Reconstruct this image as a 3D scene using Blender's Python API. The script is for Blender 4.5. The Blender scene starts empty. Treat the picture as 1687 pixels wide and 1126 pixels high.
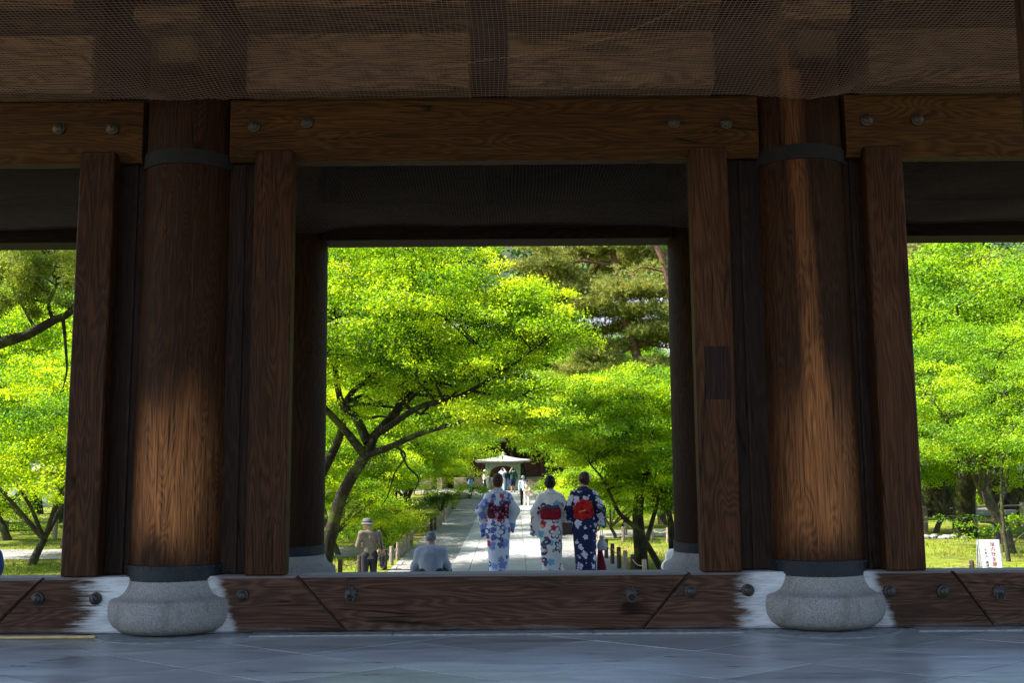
import bpy, math, random
import numpy as np
from mathutils import Matrix, Vector

# ------------------------------------------------------------------ scene, camera, sky, sun
sc = bpy.context.scene
COL = sc.collection
rad = math.radians

EYE, PITCH, ROLL, FPX = 1.308, rad(7.2), rad(-0.45), 1635.0
cam = bpy.data.cameras.new('camera')
cam.sensor_width = 36.0
cam.lens = FPX / 1687.0 * 36.0
cam.clip_start, cam.clip_end = 0.05, 2000.0
camo = bpy.data.objects.new('camera', cam)
COL.objects.link(camo)
camo.matrix_world = (Matrix.Translation((0, 0, EYE)) @ Matrix.Rotation(math.pi/2 + PITCH, 4, 'X')
                     @ Matrix.Rotation(ROLL, 4, 'Z'))
sc.camera = camo

SUN_EL, SUN_DIR = rad(52), Vector((-0.99, -0.12, 0)).normalized()   # horizontal direction towards the sun
w = bpy.data.worlds.new('World'); sc.world = w; w.use_nodes = True
wn = w.node_tree
sky = wn.nodes.new('ShaderNodeTexSky')
sky.sky_type = 'NISHITA'; sky.sun_disc = False
sky.sun_elevation = SUN_EL
sky.sun_rotation = math.atan2(SUN_DIR.x, SUN_DIR.y)
sky.air_density = 1.0; sky.dust_density = 1.2
bg = wn.nodes['Background']; bg.inputs['Strength'].default_value = 0.13
wn.links.new(sky.outputs[0], bg.inputs['Color'])
sl = bpy.data.lights.new('sun', 'SUN'); sl.energy = 5.0; sl.angle = rad(0.53); sl.color = (1.0, 0.95, 0.86)
so = bpy.data.objects.new('sun', sl); COL.objects.link(so)
sd = Vector((SUN_DIR.x*math.cos(SUN_EL), SUN_DIR.y*math.cos(SUN_EL), math.sin(SUN_EL)))
so.rotation_euler = sd.to_track_quat('Z', 'Y').to_euler()
so.location = (-20, -20, 40)

sc.view_settings.view_transform = 'Standard'
sc.view_settings.look = 'None'
sc.view_settings.exposure = 1.75
sc.view_settings.gamma = 1.0
sc.view_settings.use_curve_mapping = False
sc.render.engine = 'CYCLES'
cy = sc.cycles
cy.use_denoising = True
cy.max_bounces = 8; cy.diffuse_bounces = 5; cy.glossy_bounces = 3; cy.transmission_bounces = 6; cy.transparent_max_bounces = 8
cy.sample_clamp_indirect = 8.0
cy.caustics_reflective = False; cy.caustics_refractive = False

# ------------------------------------------------------------------ helpers
_c, _s = math.cos(PITCH), math.sin(PITCH)
_R, _U, _F = np.array([1., 0, 0]), np.array([0, -_s, _c]), np.array([0, _c, _s])
_R2 = math.cos(ROLL)*_R + math.sin(ROLL)*_U
_U2 = -math.sin(ROLL)*_R + math.cos(ROLL)*_U

def ray(px, py):
    return (px-843.5)/FPX*_R2 - (py-563)/FPX*_U2 + _F
def at(px, py, Y):
    """where the line of sight through a point of the photograph (1687 wide) stands at distance Y"""
    v = ray(px, py); v = v*(Y/v[1])
    return np.array([v[0], Y, v[2]+EYE])
def gz(y):
    """height of the garden ground at distance y: level, then rising gently towards the hall"""
    if y <= 24: return -1.48
    if y <= 56: return -1.48 + 0.0195*(y-24)
    if y <= 72: return -0.856 + 0.027*(y-56)
    return -0.424
def onground(px, py):
    v = ray(px, py); lo, hi = 5.0, 110.0
    for _ in range(60):
        m = (lo+hi)/2
        if v[2]*m/v[1]+EYE > gz(m): lo = m
        else: hi = m
    return np.array([v[0]*lo/v[1], lo, gz(lo)])

class G:
    """tiny shorthand for building node materials"""
    def __init__(s, name):
        s.m = bpy.data.materials.new(name); s.m.use_nodes = True
        s.t = s.m.node_tree; s.t.nodes.clear()
        s.o = s.t.nodes.new('ShaderNodeOutputMaterial')
    def n(s, typ, ins=None, out=0, **kw):
        nd = s.t.nodes.new('ShaderNode'+typ)
        for k, v in kw.items(): setattr(nd, k, v)
        for k, v in (ins or {}).items():
            k2 = nd.inputs[k]
            if isinstance(v, bpy.types.NodeSocket): s.t.links.new(v, k2)
            else: k2.default_value = v
        return nd.outputs[out]
    def obj(s): return s.n('TexCoord', out=3)
    def rnd(s): return s.n('ObjectInfo', out='Random')
    def math(s, op, a, b=0.0, c=0.0, clamp=False): return s.n('Math', {0: a, 1: b, 2: c}, operation=op, use_clamp=clamp)
    def vmath(s, op, a, b=(0, 0, 0)): return s.n('VectorMath', {0: a, 1: b}, operation=op)
    def scale(s, v, k): return s.n('VectorMath', {0: v, 1: k}, operation='MULTIPLY')
    def noise(s, v, sc_, det=3.0, rough=0.55, dist=0.0, out=0):
        return s.n('TexNoise', {'Vector': v, 'Scale': sc_, 'Detail': det, 'Roughness': rough, 'Distortion': dist}, out=out)
    def vor(s, v, sc_, feature='F1', out=0, **kw):
        return s.n('TexVoronoi', {'Vector': v, 'Scale': sc_}, out=out, feature=feature, **kw)
    def xyz(s, v):
        nd = s.t.nodes.new('ShaderNodeSeparateXYZ'); s.t.links.new(v, nd.inputs[0]); return nd.outputs
    def comb(s, x, y, z): return s.n('CombineXYZ', {0: x, 1: y, 2: z})
    def ramp(s, f, stops, interp='LINEAR'):
        nd = s.t.nodes.new('ShaderNodeValToRGB'); s.t.links.new(f, nd.inputs[0])
        cr = nd.color_ramp; cr.interpolation = interp
        while len(cr.elements) < len(stops): cr.elements.new(0.5)
        for e, (p, c) in zip(cr.elements, stops):
            e.position = p; e.color = (*c, 1) if len(c) == 3 else c
        return nd.outputs[0]
    def sstep(s, f, a, b, lo=0.0, hi=1.0):
        return s.n('MapRange', {0: f, 1: a, 2: b, 3: lo, 4: hi}, interpolation_type='SMOOTHSTEP')
    def mix(s, f, a, b, blend='MIX'):
        nd = s.t.nodes.new('ShaderNodeMix'); nd.data_type = 'RGBA'; nd.blend_type = blend
        for i, v in ((0, f), (6, a), (7, b)):
            if isinstance(v, bpy.types.NodeSocket): s.t.links.new(v, nd.inputs[i])
            elif i == 0: nd.inputs[0].default_value = v
            else: nd.inputs[i].default_value = (*v, 1)
        return nd.outputs[2]
    def bump(s, h, strength=0.3, dist=0.01):
        return s.n('Bump', {'Height': h, 'Strength': strength, 'Distance': dist})
    def pbr(s, col, rough=0.6, normal=None, metal=0.0, spec=0.5, **kw):
        ins = {'Roughness': rough, 'Metallic': metal, 'Specular IOR Level': spec}
        ins['Base Color'] = col if isinstance(col, bpy.types.NodeSocket) else (*col, 1)
        if normal is not None: ins['Normal'] = normal
        ins.update(kw)
        b = s.n('BsdfPrincipled', ins)
        s.t.links.new(b, s.o.inputs[0]); return s.m
    def surf(s, sh): s.t.links.new(sh, s.o.inputs[0]); return s.m

def plain(name, col, rough=0.7, var=0.15, sc_=8.0, metal=0.0, bump=0.0):
    g = G(name); v = g.obj()
    n = g.noise(v, sc_, 4)
    c = g.ramp(n, [(0.3, tuple(x*(1-var) for x in col)), (0.7, tuple(min(1, x*(1+var)) for x in col))])
    nm = g.bump(g.noise(v, sc_*6, 3), bump, 0.01) if bump else None
    return g.pbr(c, rough, nm, metal)

# ---- objects
def link(o, parent=None):
    COL.objects.link(o)
    if parent is not None: o.parent = parent
    return o
def tag(o, label=None, cat=None, group=None, kind=None):
    if label: o['label'] = label
    if cat: o['category'] = cat
    if group: o['group'] = group
    if kind: o['kind'] = kind
    return o
def empty(name, loc=(0, 0, 0), rz=0.0, parent=None):
    o = bpy.data.objects.new(name, None); o.location = loc; o.rotation_euler = (0, 0, rz)
    o.empty_display_size = 0.2
    return link(o, parent)
def mesh_obj(name, V, Fc, mat, parent=None, smooth=False, loc=None):
    me = bpy.data.meshes.new(name)
    me.from_pydata([tuple(map(float, v)) for v in V], [], Fc)
    if smooth:
        me.polygons.foreach_set('use_smooth', [True]*len(me.polygons)); me.set_sharp_from_angle(angle=rad(32))
    if mat is not None:
        for m in (mat if isinstance(mat, (list, tuple)) else [mat]): me.materials.append(m)
    me.update()
    o = bpy.data.objects.new(name, me)
    if loc is not None: o.location = loc
    return link(o, parent)
def inst(name, src, parent=None, loc=(0, 0, 0), rot=(0, 0, 0), scale=(1, 1, 1)):
    o = bpy.data.objects.new(name, src.data); o.location = loc; o.rotation_euler = rot; o.scale = scale
    return link(o, parent)
def fast_mesh(name, V, Q, mat, tint=None, smooth=False):
    """numpy verts (n,3) and faces (m,k) into a mesh; every face has k corners"""
    V = np.ascontiguousarray(V, np.float32); Q = np.ascontiguousarray(Q, np.int32); k = Q.shape[1]
    me = bpy.data.meshes.new(name)
    me.vertices.add(len(V)); me.vertices.foreach_set('co', V.ravel())
    me.loops.add(Q.size); me.loops.foreach_set('vertex_index', Q.ravel())
    me.polygons.add(len(Q)); me.polygons.foreach_set('loop_start', np.arange(0, Q.size, k, dtype=np.int32))
    if smooth: me.polygons.foreach_set('use_smooth', np.ones(len(Q), bool))
    if tint is not None:
        a = me.attributes.new('tint', 'FLOAT', 'POINT'); a.data.foreach_set('value', np.ascontiguousarray(tint, np.float32))
    me.materials.append(mat)
    me.update(calc_edges=True); me.validate()
    return me

class MB:
    """collects shapes for ONE mesh"""
    def __init__(s): s.V = []; s.F = []
    def add(s, V, F):
        b = len(s.V); s.V += [tuple(v) for v in V]; s.F += [tuple(i+b for i in f) for f in F]; return s
    def box(s, x0, x1, y0, y1, z0, z1, bv=0.0):
        if bv <= 0:
            V = [(x, y, z) for z in (z0, z1) for y in (y0, y1) for x in (x0, x1)]
            return s.add(V, [(0, 2, 3, 1), (4, 5, 7, 6), (0, 1, 5, 4), (2, 6, 7, 3), (0, 4, 6, 2), (1, 3, 7, 5)])
        # chamfered box: 24 verts
        V = []; idx = {}
        for ix, x in enumerate((x0, x1)):
            for iy, y in enumerate((y0, y1)):
                for iz, z in enumerate((z0, z1)):
                    for a in range(3):
                        p = [x, y, z]; sg = [(1, -1)[ix], (1, -1)[iy], (1, -1)[iz]]
                        for b in range(3):
                            if b != a: p[b] += sg[b]*bv
                        idx[(ix, iy, iz, a)] = len(V); V.append(tuple(p))
        F = []
        def q(*k): F.append(tuple(idx[i] for i in k))
        for i in (0, 1):
            f = [(i, 0, 0, 0), (i, 1, 0, 0), (i, 1, 1, 0), (i, 0, 1, 0)]; q(*(f if i else f[::-1]))
            f = [(0, i, 0, 1), (0, i, 1, 1), (1, i, 1, 1), (1, i, 0, 1)]; q(*(f if i else f[::-1]))
            f = [(0, 0, i, 2), (1, 0, i, 2), (1, 1, i, 2), (0, 1, i, 2)]; q(*(f if i else f[::-1]))
        for i in (0, 1):
            for j in (0, 1):
                q((i, j, 0, 0), (i, j, 1, 0), (i, j, 1, 1), (i, j, 0, 1))
                q((i, 0, j, 0), (i, 0, j, 2), (i, 1, j, 2), (i, 1, j, 0))
                q((0, i, j, 1), (1, i, j, 1), (1, i, j, 2), (0, i, j, 2))
        for i in (0, 1):
            for j in (0, 1):
                for k in (0, 1): q((i, j, k, 0), (i, j, k, 1), (i, j, k, 2))
        return s.add(V, F)
    def lathe(s, prof, n=24, c=(0, 0, 0), axis='z', sx=1.0, sy=1.0):
        V = []; m = len(prof)
        for i in range(n):
            a = 2*math.pi*i/n; ca, sa = math.cos(a)*sx, math.sin(a)*sy
            for r, h in prof:
                if axis == 'z': V.append((c[0]+r*ca, c[1]+r*sa, c[2]+h))
                elif axis == 'y': V.append((c[0]+r*ca, c[1]+h, c[2]+r*sa))
                else: V.append((c[0]+h, c[1]+r*ca, c[2]+r*sa))
        F = []
        for i in range(n):
            j = (i+1) % n
            for k in range(m-1):
                f = (i*m+k, j*m+k, j*m+k+1, i*m+k+1)
                F.append(f[::-1] if axis == 'y' else f)
        return s.add(V, F)
    def tube(s, pts, r, n=6, cap=True):
        V, F = tube_arrays([np.asarray(pts, float)], [np.broadcast_to(np.asarray(r, float), (len(pts),))], n)
        s.add(V.tolist(), [tuple(f) for f in F.tolist()])
        return s
    def prism(s, poly, y0, y1):
        """polygon in x,z pushed along y"""
        n = len(poly); V = [(x, y0, z) for x, z in poly]+[(x, y1, z) for x, z in poly]
        F = [tuple(range(n)), tuple(range(2*n-1, n-1, -1))]+[(i, i+n, (i+1) % n+n, (i+1) % n) for i in range(n)]
        return s.add(V, F)
    def build(s, name, mat, parent=None, smooth=False, loc=None):
        o = mesh_obj(name, s.V, s.F, mat, parent, smooth, loc)
        return o

def tube_arrays(paths, radii, n=6):
    """tapered tubes along polylines, as quads"""
    Vs, Fs, b = [], [], 0
    ang = np.linspace(0, 2*np.pi, n, endpoint=False)
    for P, r in zip(paths, radii):
        P = np.asarray(P, float); r = np.asarray(r, float); m = len(P)
        T = np.gradient(P, axis=0); T /= np.linalg.norm(T, axis=1, keepdims=True)+1e-9
        ref = np.where(np.abs(T[:, 2:3]) > 0.9, np.array([[1., 0, 0]]), np.array([[0, 0, 1.]]))
        A = np.cross(T, ref); A /= np.linalg.norm(A, axis=1, keepdims=True)+1e-9
        for i in range(1, m):                      # keep rings from twisting
            a = A[i-1]-T[i]*(A[i-1]@T[i]); l = np.linalg.norm(a)
            if l > 1e-6: A[i] = a/l
        B = np.cross(T, A)
        ring = P[:, None, :]+r[:, None, None]*(np.cos(ang)[None, :, None]*A[:, None, :]+np.sin(ang)[None, :, None]*B[:, None, :])
        Vs.append(ring.reshape(-1, 3))
        i = np.arange(m-1)[:, None]*n; j = np.arange(n)[None, :]; j2 = (j+1) % n
        Fs.append((np.stack([i+j, i+j2, i+n+j2, i+n+j], -1)+b).reshape(-1, 4)); b += m*n
    return np.concatenate(Vs), np.concatenate(Fs)

def smooth_path(pts, m=6):
    """Catmull-Rom through the points"""
    P = np.asarray(pts, float)
    Q = np.vstack([2*P[0]-P[1], P, 2*P[-1]-P[-2]]); out = []
    for i in range(1, len(Q)-2):
        t = np.linspace(0, 1, m, endpoint=False)[:, None]
        p0, p1, p2, p3 = Q[i-1], Q[i], Q[i+1], Q[i+2]
        out.append(0.5*((2*p1)+(-p0+p2)*t+(2*p0-5*p1+4*p2-p3)*t**2+(-p0+3*p1-3*p2+p3)*t**3))
    out.append(P[-1:]); return np.vstack(out)
# ------------------------------------------------------------------ materials of the gate
def wood(name, axis, cols, fig=22.0, bump=0.35, rough=0.55, sc_=1.0, extra=None, RW=0.15):
    """old weathered timber: cathedral figure from contour lines of a stretched noise, fibres and blotches"""
    g = G(name); v0 = g.obj()
    off = g.n('VectorMath', {0: g.comb(g.rnd(), g.rnd(), g.rnd()), 'Scale': 37.0}, operation='SCALE')
    v = g.vmath('ADD', v0, off)
    st = {'x': (0.13, 1, 1), 'y': (1, 0.13, 1), 'z': (1, 1, 0.13)}[axis]
    fi = {'x': (0.03, 1, 1), 'y': (1, 0.03, 1), 'z': (1, 1, 0.03)}[axis]
    a = g.noise(g.scale(v, st), 4.2*sc_, 2.5, 0.5, 0.3)
    rings = g.math('SINE', g.math('MULTIPLY', a, fig*9.0))
    rings = g.math('ADD', g.math('MULTIPLY', rings, 0.5), 0.5)
    fib = g.noise(g.scale(v, fi), 70*sc_, 3, 0.6)
    blot = g.noise(g.scale(v, st), 1.1*sc_, 4, 0.6)
    f = g.math('ADD', g.math('MULTIPLY', rings, RW), g.math('ADD', g.math('MULTIPLY', fib, 0.50), g.math('MULTIPLY', blot, 0.56)))
    c = g.ramp(f, [(0.28, cols[0]), (0.58, cols[1]), (0.95, cols[2])])
    h = g.math('ADD', g.math('MULTIPLY', rings, 0.6), fib)
    # drying cracks
    cr = g.vor(g.scale(v, fi), 9*sc_, 'DISTANCE_TO_EDGE')
    crm = g.math('MULTIPLY', g.sstep(cr, 0.0, 0.028, 1.0, 0.0), g.sstep(g.noise(v, 2.0), 0.46, 0.58))
    c = g.mix(g.math('MULTIPLY', crm, 0.85), c, tuple(x*0.35 for x in cols[0]))
    h = g.math('SUBTRACT', h, g.math('MULTIPLY', crm, 1.2))
    if extra: c = extra(g, v0, c, rings, fib)
    rg = g.math('ADD', rough-0.02, g.math('MULTIPLY', fib, 0.25))
    return g.pbr(c, rg, g.bump(h, bump, 0.006), spec=0.10)

def worn_glow(kind):  # lighter wood colour: real wear plus painted skylight glow
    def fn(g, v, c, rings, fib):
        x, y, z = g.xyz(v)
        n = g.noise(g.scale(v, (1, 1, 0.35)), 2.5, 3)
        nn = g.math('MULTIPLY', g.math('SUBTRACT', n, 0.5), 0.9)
        if kind == 'L':       # rubbed lower half of the shaft, with skylight glow painted in
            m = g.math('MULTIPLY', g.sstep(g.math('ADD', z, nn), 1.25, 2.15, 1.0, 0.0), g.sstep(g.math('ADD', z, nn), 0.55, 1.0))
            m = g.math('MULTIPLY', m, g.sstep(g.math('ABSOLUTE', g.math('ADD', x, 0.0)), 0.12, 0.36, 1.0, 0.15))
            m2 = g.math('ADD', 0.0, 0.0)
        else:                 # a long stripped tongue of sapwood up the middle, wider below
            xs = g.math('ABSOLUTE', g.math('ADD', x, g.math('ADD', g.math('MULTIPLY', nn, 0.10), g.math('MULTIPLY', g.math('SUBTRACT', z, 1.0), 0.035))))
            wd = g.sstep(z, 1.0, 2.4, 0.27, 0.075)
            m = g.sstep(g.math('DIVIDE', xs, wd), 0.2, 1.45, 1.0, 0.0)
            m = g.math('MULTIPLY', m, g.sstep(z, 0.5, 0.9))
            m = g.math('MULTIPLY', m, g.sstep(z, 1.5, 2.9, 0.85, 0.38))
            gl = g.math('MULTIPLY', g.sstep(g.math('ADD', z, nn), 1.1, 2.3, 1.0, 0.0), g.sstep(g.math('ABSOLUTE', x), 0.10, 0.38, 0.75, 0.1))  # soft skylight glow painted over the lower shaft
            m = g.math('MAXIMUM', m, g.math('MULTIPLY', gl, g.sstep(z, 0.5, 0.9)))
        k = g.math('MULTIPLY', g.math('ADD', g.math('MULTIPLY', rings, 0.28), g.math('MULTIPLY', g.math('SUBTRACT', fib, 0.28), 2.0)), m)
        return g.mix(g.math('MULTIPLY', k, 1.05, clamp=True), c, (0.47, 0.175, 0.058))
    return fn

W_COL = ((0.007, 0.0029, 0.0012), (0.028, 0.0106, 0.0042), (0.095, 0.036, 0.0130))
M_COL_L = wood('column_timber_rubbed_glow', 'z', W_COL, 24, 0.5, 0.52, extra=worn_glow('L'))
M_COL_R = wood('column_timber_stripped_glow', 'z', W_COL, 20, 0.5, 0.52, extra=worn_glow('R'))
M_COL = wood('column_timber', 'z', ((0.006, 0.0026, 0.0012), (0.022, 0.0090, 0.004), (0.07, 0.029, 0.0125)), 18, 0.4)
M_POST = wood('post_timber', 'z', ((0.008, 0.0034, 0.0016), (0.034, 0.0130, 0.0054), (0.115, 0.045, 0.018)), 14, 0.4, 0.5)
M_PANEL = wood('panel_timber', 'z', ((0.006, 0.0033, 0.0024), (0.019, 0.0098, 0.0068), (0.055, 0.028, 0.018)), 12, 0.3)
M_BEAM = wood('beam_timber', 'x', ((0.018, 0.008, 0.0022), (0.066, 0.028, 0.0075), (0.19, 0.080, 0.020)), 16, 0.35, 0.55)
M_BEAMD = wood('dark_beam_timber', 'x', ((0.006, 0.004, 0.003), (0.022, 0.013, 0.008), (0.06, 0.035, 0.02)), 14, 0.3, 0.7)  # darker timber for the rear beams
M_CEIL = wood('ceiling_timber', 'x', ((0.011, 0.0046, 0.002), (0.066, 0.030, 0.0125), (0.25, 0.125, 0.056)), 12, 0.3, 0.6, RW=0.3)
M_CEILY = wood('bracket_timber', 'y', ((0.02, 0.009, 0.0045), (0.07, 0.034, 0.016), (0.17, 0.085, 0.042)), 14, 0.3, 0.6)
CXL, CXR, CY, CR = -2.76, 2.483, 8.38, 0.398

def bleach(g, v, c, rings, fib):
    x, y, z = g.xyz(v)
    st = g.noise(g.scale(v, (0.16, 1, 1)), 24, 4, 0.7)
    ds = []
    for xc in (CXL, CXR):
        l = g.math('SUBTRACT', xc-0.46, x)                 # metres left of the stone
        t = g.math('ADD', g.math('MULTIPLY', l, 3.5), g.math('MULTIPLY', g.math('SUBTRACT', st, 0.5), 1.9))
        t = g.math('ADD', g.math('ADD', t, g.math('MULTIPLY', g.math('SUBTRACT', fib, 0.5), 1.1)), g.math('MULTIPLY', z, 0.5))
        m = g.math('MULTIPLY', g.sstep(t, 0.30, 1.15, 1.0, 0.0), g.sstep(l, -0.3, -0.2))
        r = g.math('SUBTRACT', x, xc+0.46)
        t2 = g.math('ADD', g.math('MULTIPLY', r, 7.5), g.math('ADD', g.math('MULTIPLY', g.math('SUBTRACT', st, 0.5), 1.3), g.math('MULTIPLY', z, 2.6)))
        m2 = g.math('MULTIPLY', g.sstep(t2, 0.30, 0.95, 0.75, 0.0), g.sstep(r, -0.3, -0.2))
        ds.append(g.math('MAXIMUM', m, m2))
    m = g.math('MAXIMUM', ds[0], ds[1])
    # pale worn lower edge and paler upward faces
    e = g.math('MULTIPLY', g.sstep(g.math('ADD', z, g.math('MULTIPLY', st, 0.12)), 0.05, 0.13, 0.45, 0.0), g.sstep(g.noise(v, 1.7), 0.42, 0.6))
    c = g.mix(e, c, (0.28, 0.25, 0.24))
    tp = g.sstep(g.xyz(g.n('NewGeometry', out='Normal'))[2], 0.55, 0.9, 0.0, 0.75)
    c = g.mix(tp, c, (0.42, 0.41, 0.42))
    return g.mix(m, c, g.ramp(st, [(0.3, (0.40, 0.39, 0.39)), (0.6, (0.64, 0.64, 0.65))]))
M_SILL = wood('threshold_timber', 'x', ((0.012, 0.006, 0.0036), (0.054, 0.027, 0.0165), (0.17, 0.090, 0.056)), 15, 0.5, 0.5, extra=bleach)

def m_granite():
    g = G('granite'); v = g.obj()
    a = g.noise(v, 150, 3, 0.7); b = g.vor(v, 230, out=1)
    bw = g.n('RGBToBW', {0: b})
    f = g.math('ADD', g.math('MULTIPLY', a, 0.7), g.math('MULTIPLY', bw, 0.35))
    c = g.ramp(f, [(0.28, (0.075, 0.073, 0.072)), (0.5, (0.24, 0.23, 0.22)), (0.75, (0.44, 0.42, 0.40))])
    st = g.noise(g.scale(v, (1, 1, 1)), 2.5, 4)
    c = g.mix(g.sstep(st, 0.5, 0.75, 0.0, 0.45), c, (0.21, 0.18, 0.15))
    z = g.xyz(v)[2]; gr = g.noise(g.scale(v, (1, 1, .5)), 7, 4, .65)
    c = g.mix(g.math('MULTIPLY', g.sstep(g.math('ADD', z, g.math('MULTIPLY', gr, .10)), .05, .13, 1.0, 0.0), .75), c, (.05, .046, .04))
    c = g.mix(g.math('MULTIPLY', g.sstep(gr, .52, .66), .35), c, (.11, .095, .075))
    big = g.noise(v, 9, 3, .6)
    return g.pbr(c, 0.8, g.bump(g.math('ADD', f, g.math('MULTIPLY', big, 2.2)), 0.6, 0.008), spec=.3)
M_GRAN = m_granite()
def m_iron():
    g = G('black_iron'); v = g.obj()
    n = g.noise(v, 14, 5, 0.65)
    c = g.ramp(n, [(0.3, (0.008, 0.010, 0.013)), (0.6, (0.016, 0.020, 0.026)), (0.8, (0.040, 0.042, 0.045))])
    return g.pbr(c, g.math('ADD', 0.42, g.math('MULTIPLY', n, 0.3)), g.bump(g.noise(v, 60, 3), 0.2, 0.004), spec=0.25)
M_IRON = m_iron()
M_BANDU = plain('dark_band_iron', (0.012, 0.009, 0.007), 0.9, 0.4, 20, 0, 0.3)  # darker, browner iron for the upper column bands
M_BOSS = plain('boss_iron', (0.045, 0.038, 0.034), 0.45, 0.35, 40, 0.4, 0.3)
M_BRONZE = plain('boss_bronze', (0.07, 0.05, 0.028), 0.45, 0.35, 30, 0.4, 0.3)

def m_floor():
    g = G('floor_stone'); v = g.n('TexCoord', out=3); ps = g.n('NewGeometry', out='Position')
    rn = g.rnd()
    sm = g.noise(g.scale(ps, (0.35, 1.6, 1)), 3.2, 5, 0.62, 0.8)
    fn = g.noise(ps, 60, 3, 0.6)
    f = g.math('ADD', g.math('MULTIPLY', sm, 0.75), g.math('ADD', g.math('MULTIPLY', fn, 0.14), g.math('MULTIPLY', rn, 0.13)))
    c = g.ramp(f, [(0.36, (0.25, 0.26, 0.275)), (0.56, (0.46, 0.475, 0.49)), (0.76, (0.64, 0.655, 0.66))])
    rs = g.noise(ps, 1.9, 4, 0.7)
    c = g.mix(g.sstep(rs, 0.66, 0.74, 0.0, 0.5), c, (0.22, 0.13, 0.07))
    sc2 = g.vor(g.scale(ps, (0.5, 3, 1)), 5, 'DISTANCE_TO_EDGE')
    c = g.mix(g.math('MULTIPLY', g.sstep(sc2, 0.0, 0.012, 0.35, 0.0), g.sstep(sm, 0.5, 0.6)), c, (0.42, 0.43, 0.45))
    r = g.math('ADD', 0.16, g.math('MULTIPLY', sm, 0.32))
    return g.pbr(c, r, g.bump(g.math('ADD', g.math('MULTIPLY', sm, 0.6), g.math('MULTIPLY', fn, 0.15)), 0.22, 0.02), spec=0.6)
M_FLOOR = m_floor()
M_MORTAR = plain('joint_mortar', (0.045, 0.045, 0.048), 0.9, 0.25, 30, 0, 0.3)
M_STONE = plain('grey_cut_stone', (0.26, 0.27, 0.28), 0.8, 0.3, 14, 0, 0.4)

# ------------------------------------------------------------------ podium and paved floor
pod = MB().box(-24, 24, -2.5, 8.74, -1.48, -0.022).box(-24, 24, 8.742, 14.3, -1.48, -0.22)
podium = pod.build('podium', M_MORTAR); tag(podium, kind='structure')
floor = MB().box(-7.4, 7.4, 3.2, 8.735, -0.021, -0.0025).build('floor', M_MORTAR); tag(floor, kind='structure')
HX, HY, GAP = 0.690, 0.470, 0.006
tile_src = None
def rhomb(hx, hy, z0, z1, b=0.0015):
    V = [(hx, 0), (0, hy), (-hx, 0), (0, -hy)]; k = 1-b/min(hx, hy)
    VV = [(x, y, z0) for x, y in V]+[(x, y, z1-b*0.5) for x, y in V]+[(x*k, y*k, z1) for x, y in V]
    F = [(8, 9, 10, 11)]
    for i in range(4):
        j = (i+1) % 4; F += [(i, j, j+4, i+4), (i+4, j+4, j+8, i+8)]
    return VV, F
for i in range(-14, 15):
    for j in range(-14, 15):
        x = -0.10+(i-j)*HX; y = 6.78+(i+j)*HY
        if abs(x) > 6.6 or not (3.7 < y < 8.3): continue
        if tile_src is None:
            VV, F = rhomb(HX-GAP*1.2, HY-GAP*0.8, -0.02, 0.0); tile_src = mesh_obj('floor_tile', VV, F, M_FLOOR, floor); o = tile_src
        else: o = inst('floor_tile', tile_src, floor)
        rr = random.Random(i*31+j)
        o.location = (x, y, rr.uniform(-0.0008, 0.0008)); o.rotation_euler = (rr.uniform(-.0008, .0008), rr.uniform(-.0008, .0008), 0)
# pale stone strip that carries the threshold
for x0, x1 in ((-7.3, -5.2), (-5.195, -3.50), (-2.08, -0.96), (-0.955, 0.62), (0.625, 1.80), (3.17, 4.6), (4.605, 7.3)):
    MB().box(x0, x1, 7.995, 8.74, -0.02, 0.010, 0.004).build('floor_strip_stone', M_STONE, floor)
for xc in (CXL, CXR):
    MB().lathe([(0.0, 0.006), (0.66, 0.006), (0.70, -0.01)], 28, (xc, CY, 0)).build('floor_ring_mortar', M_STONE, floor)

# ------------------------------------------------------------------ the gate
gate = empty('temple_gate', (0, 0, 0)); tag(gate, 'huge dark timber temple gate with round columns on stone bases', 'gate')

def column(x, y, mat, ztop, baseh, detail=True):
    prof = []
    z0 = 0.53*baseh-0.10
    for k in range(33):
        t = k/32; z = z0+(ztop-z0)*t
        prof.append((CR*(1.0-0.05*t+0.012*math.sin(3*t)), z))
    col = MB().lathe(prof, 64, (0, 0, 0)).build('column', mat, gate, True, (x, y, 0))
    b = baseh
    pr = [(0.0, 0.010), (0.38, 0.010), (0.46, 0.025*b), (0.515, 0.07*b), (0.545, 0.13*b), (0.552, 0.20*b), (0.545, 0.262*b), (0.535, 0.278*b), (0.522, 0.286*b),
          (0.485, 0.297*b), (0.450, 0.325*b), (0.428, 0.365*b), (0.418, 0.400*b), (0.414, 0.425*b), (0.30, 0.43*b)]
    st = MB().lathe(pr, 56).build('base_stone', M_GRAN, col, True)
    bd = [(0.396, 0.415*b), (0.412, 0.415*b+0.004), (0.413, 0.55*b-0.004), (0.397, 0.55*b)]
    band = MB().lathe(bd, 56).build('iron_band', M_IRON, col, True)
    if detail:
        for k in range(40):
            a = 2*math.pi*(k+0.3)/40
            for h in (0.435*b, 0.53*b):
                src = globals().get('_rivet')
                if src is None:
                    src = MB().lathe([(0.009, 0), (0.008, 0.004), (0.004, 0.007), (0, 0.008)], 6).build('rivet', M_BOSS, band, True)
                    globals()['_rivet'] = src; r_ = src
                else: r_ = inst('rivet', src, band)
                r_.location = (0.4125*math.cos(a), 0.4125*math.sin(a), h); r_.rotation_euler = (0, math.pi/2, a)
        ub = [(0.375, 3.835), (0.404, 3.838), (0.404, 3.962), (0.375, 3.965)]
        MB().lathe(ub, 56).build('upper_band', M_BANDU, col, True)
    return col
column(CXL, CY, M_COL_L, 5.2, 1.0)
column(CXR, CY, M_COL_R, 5.2, 1.0)
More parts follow.
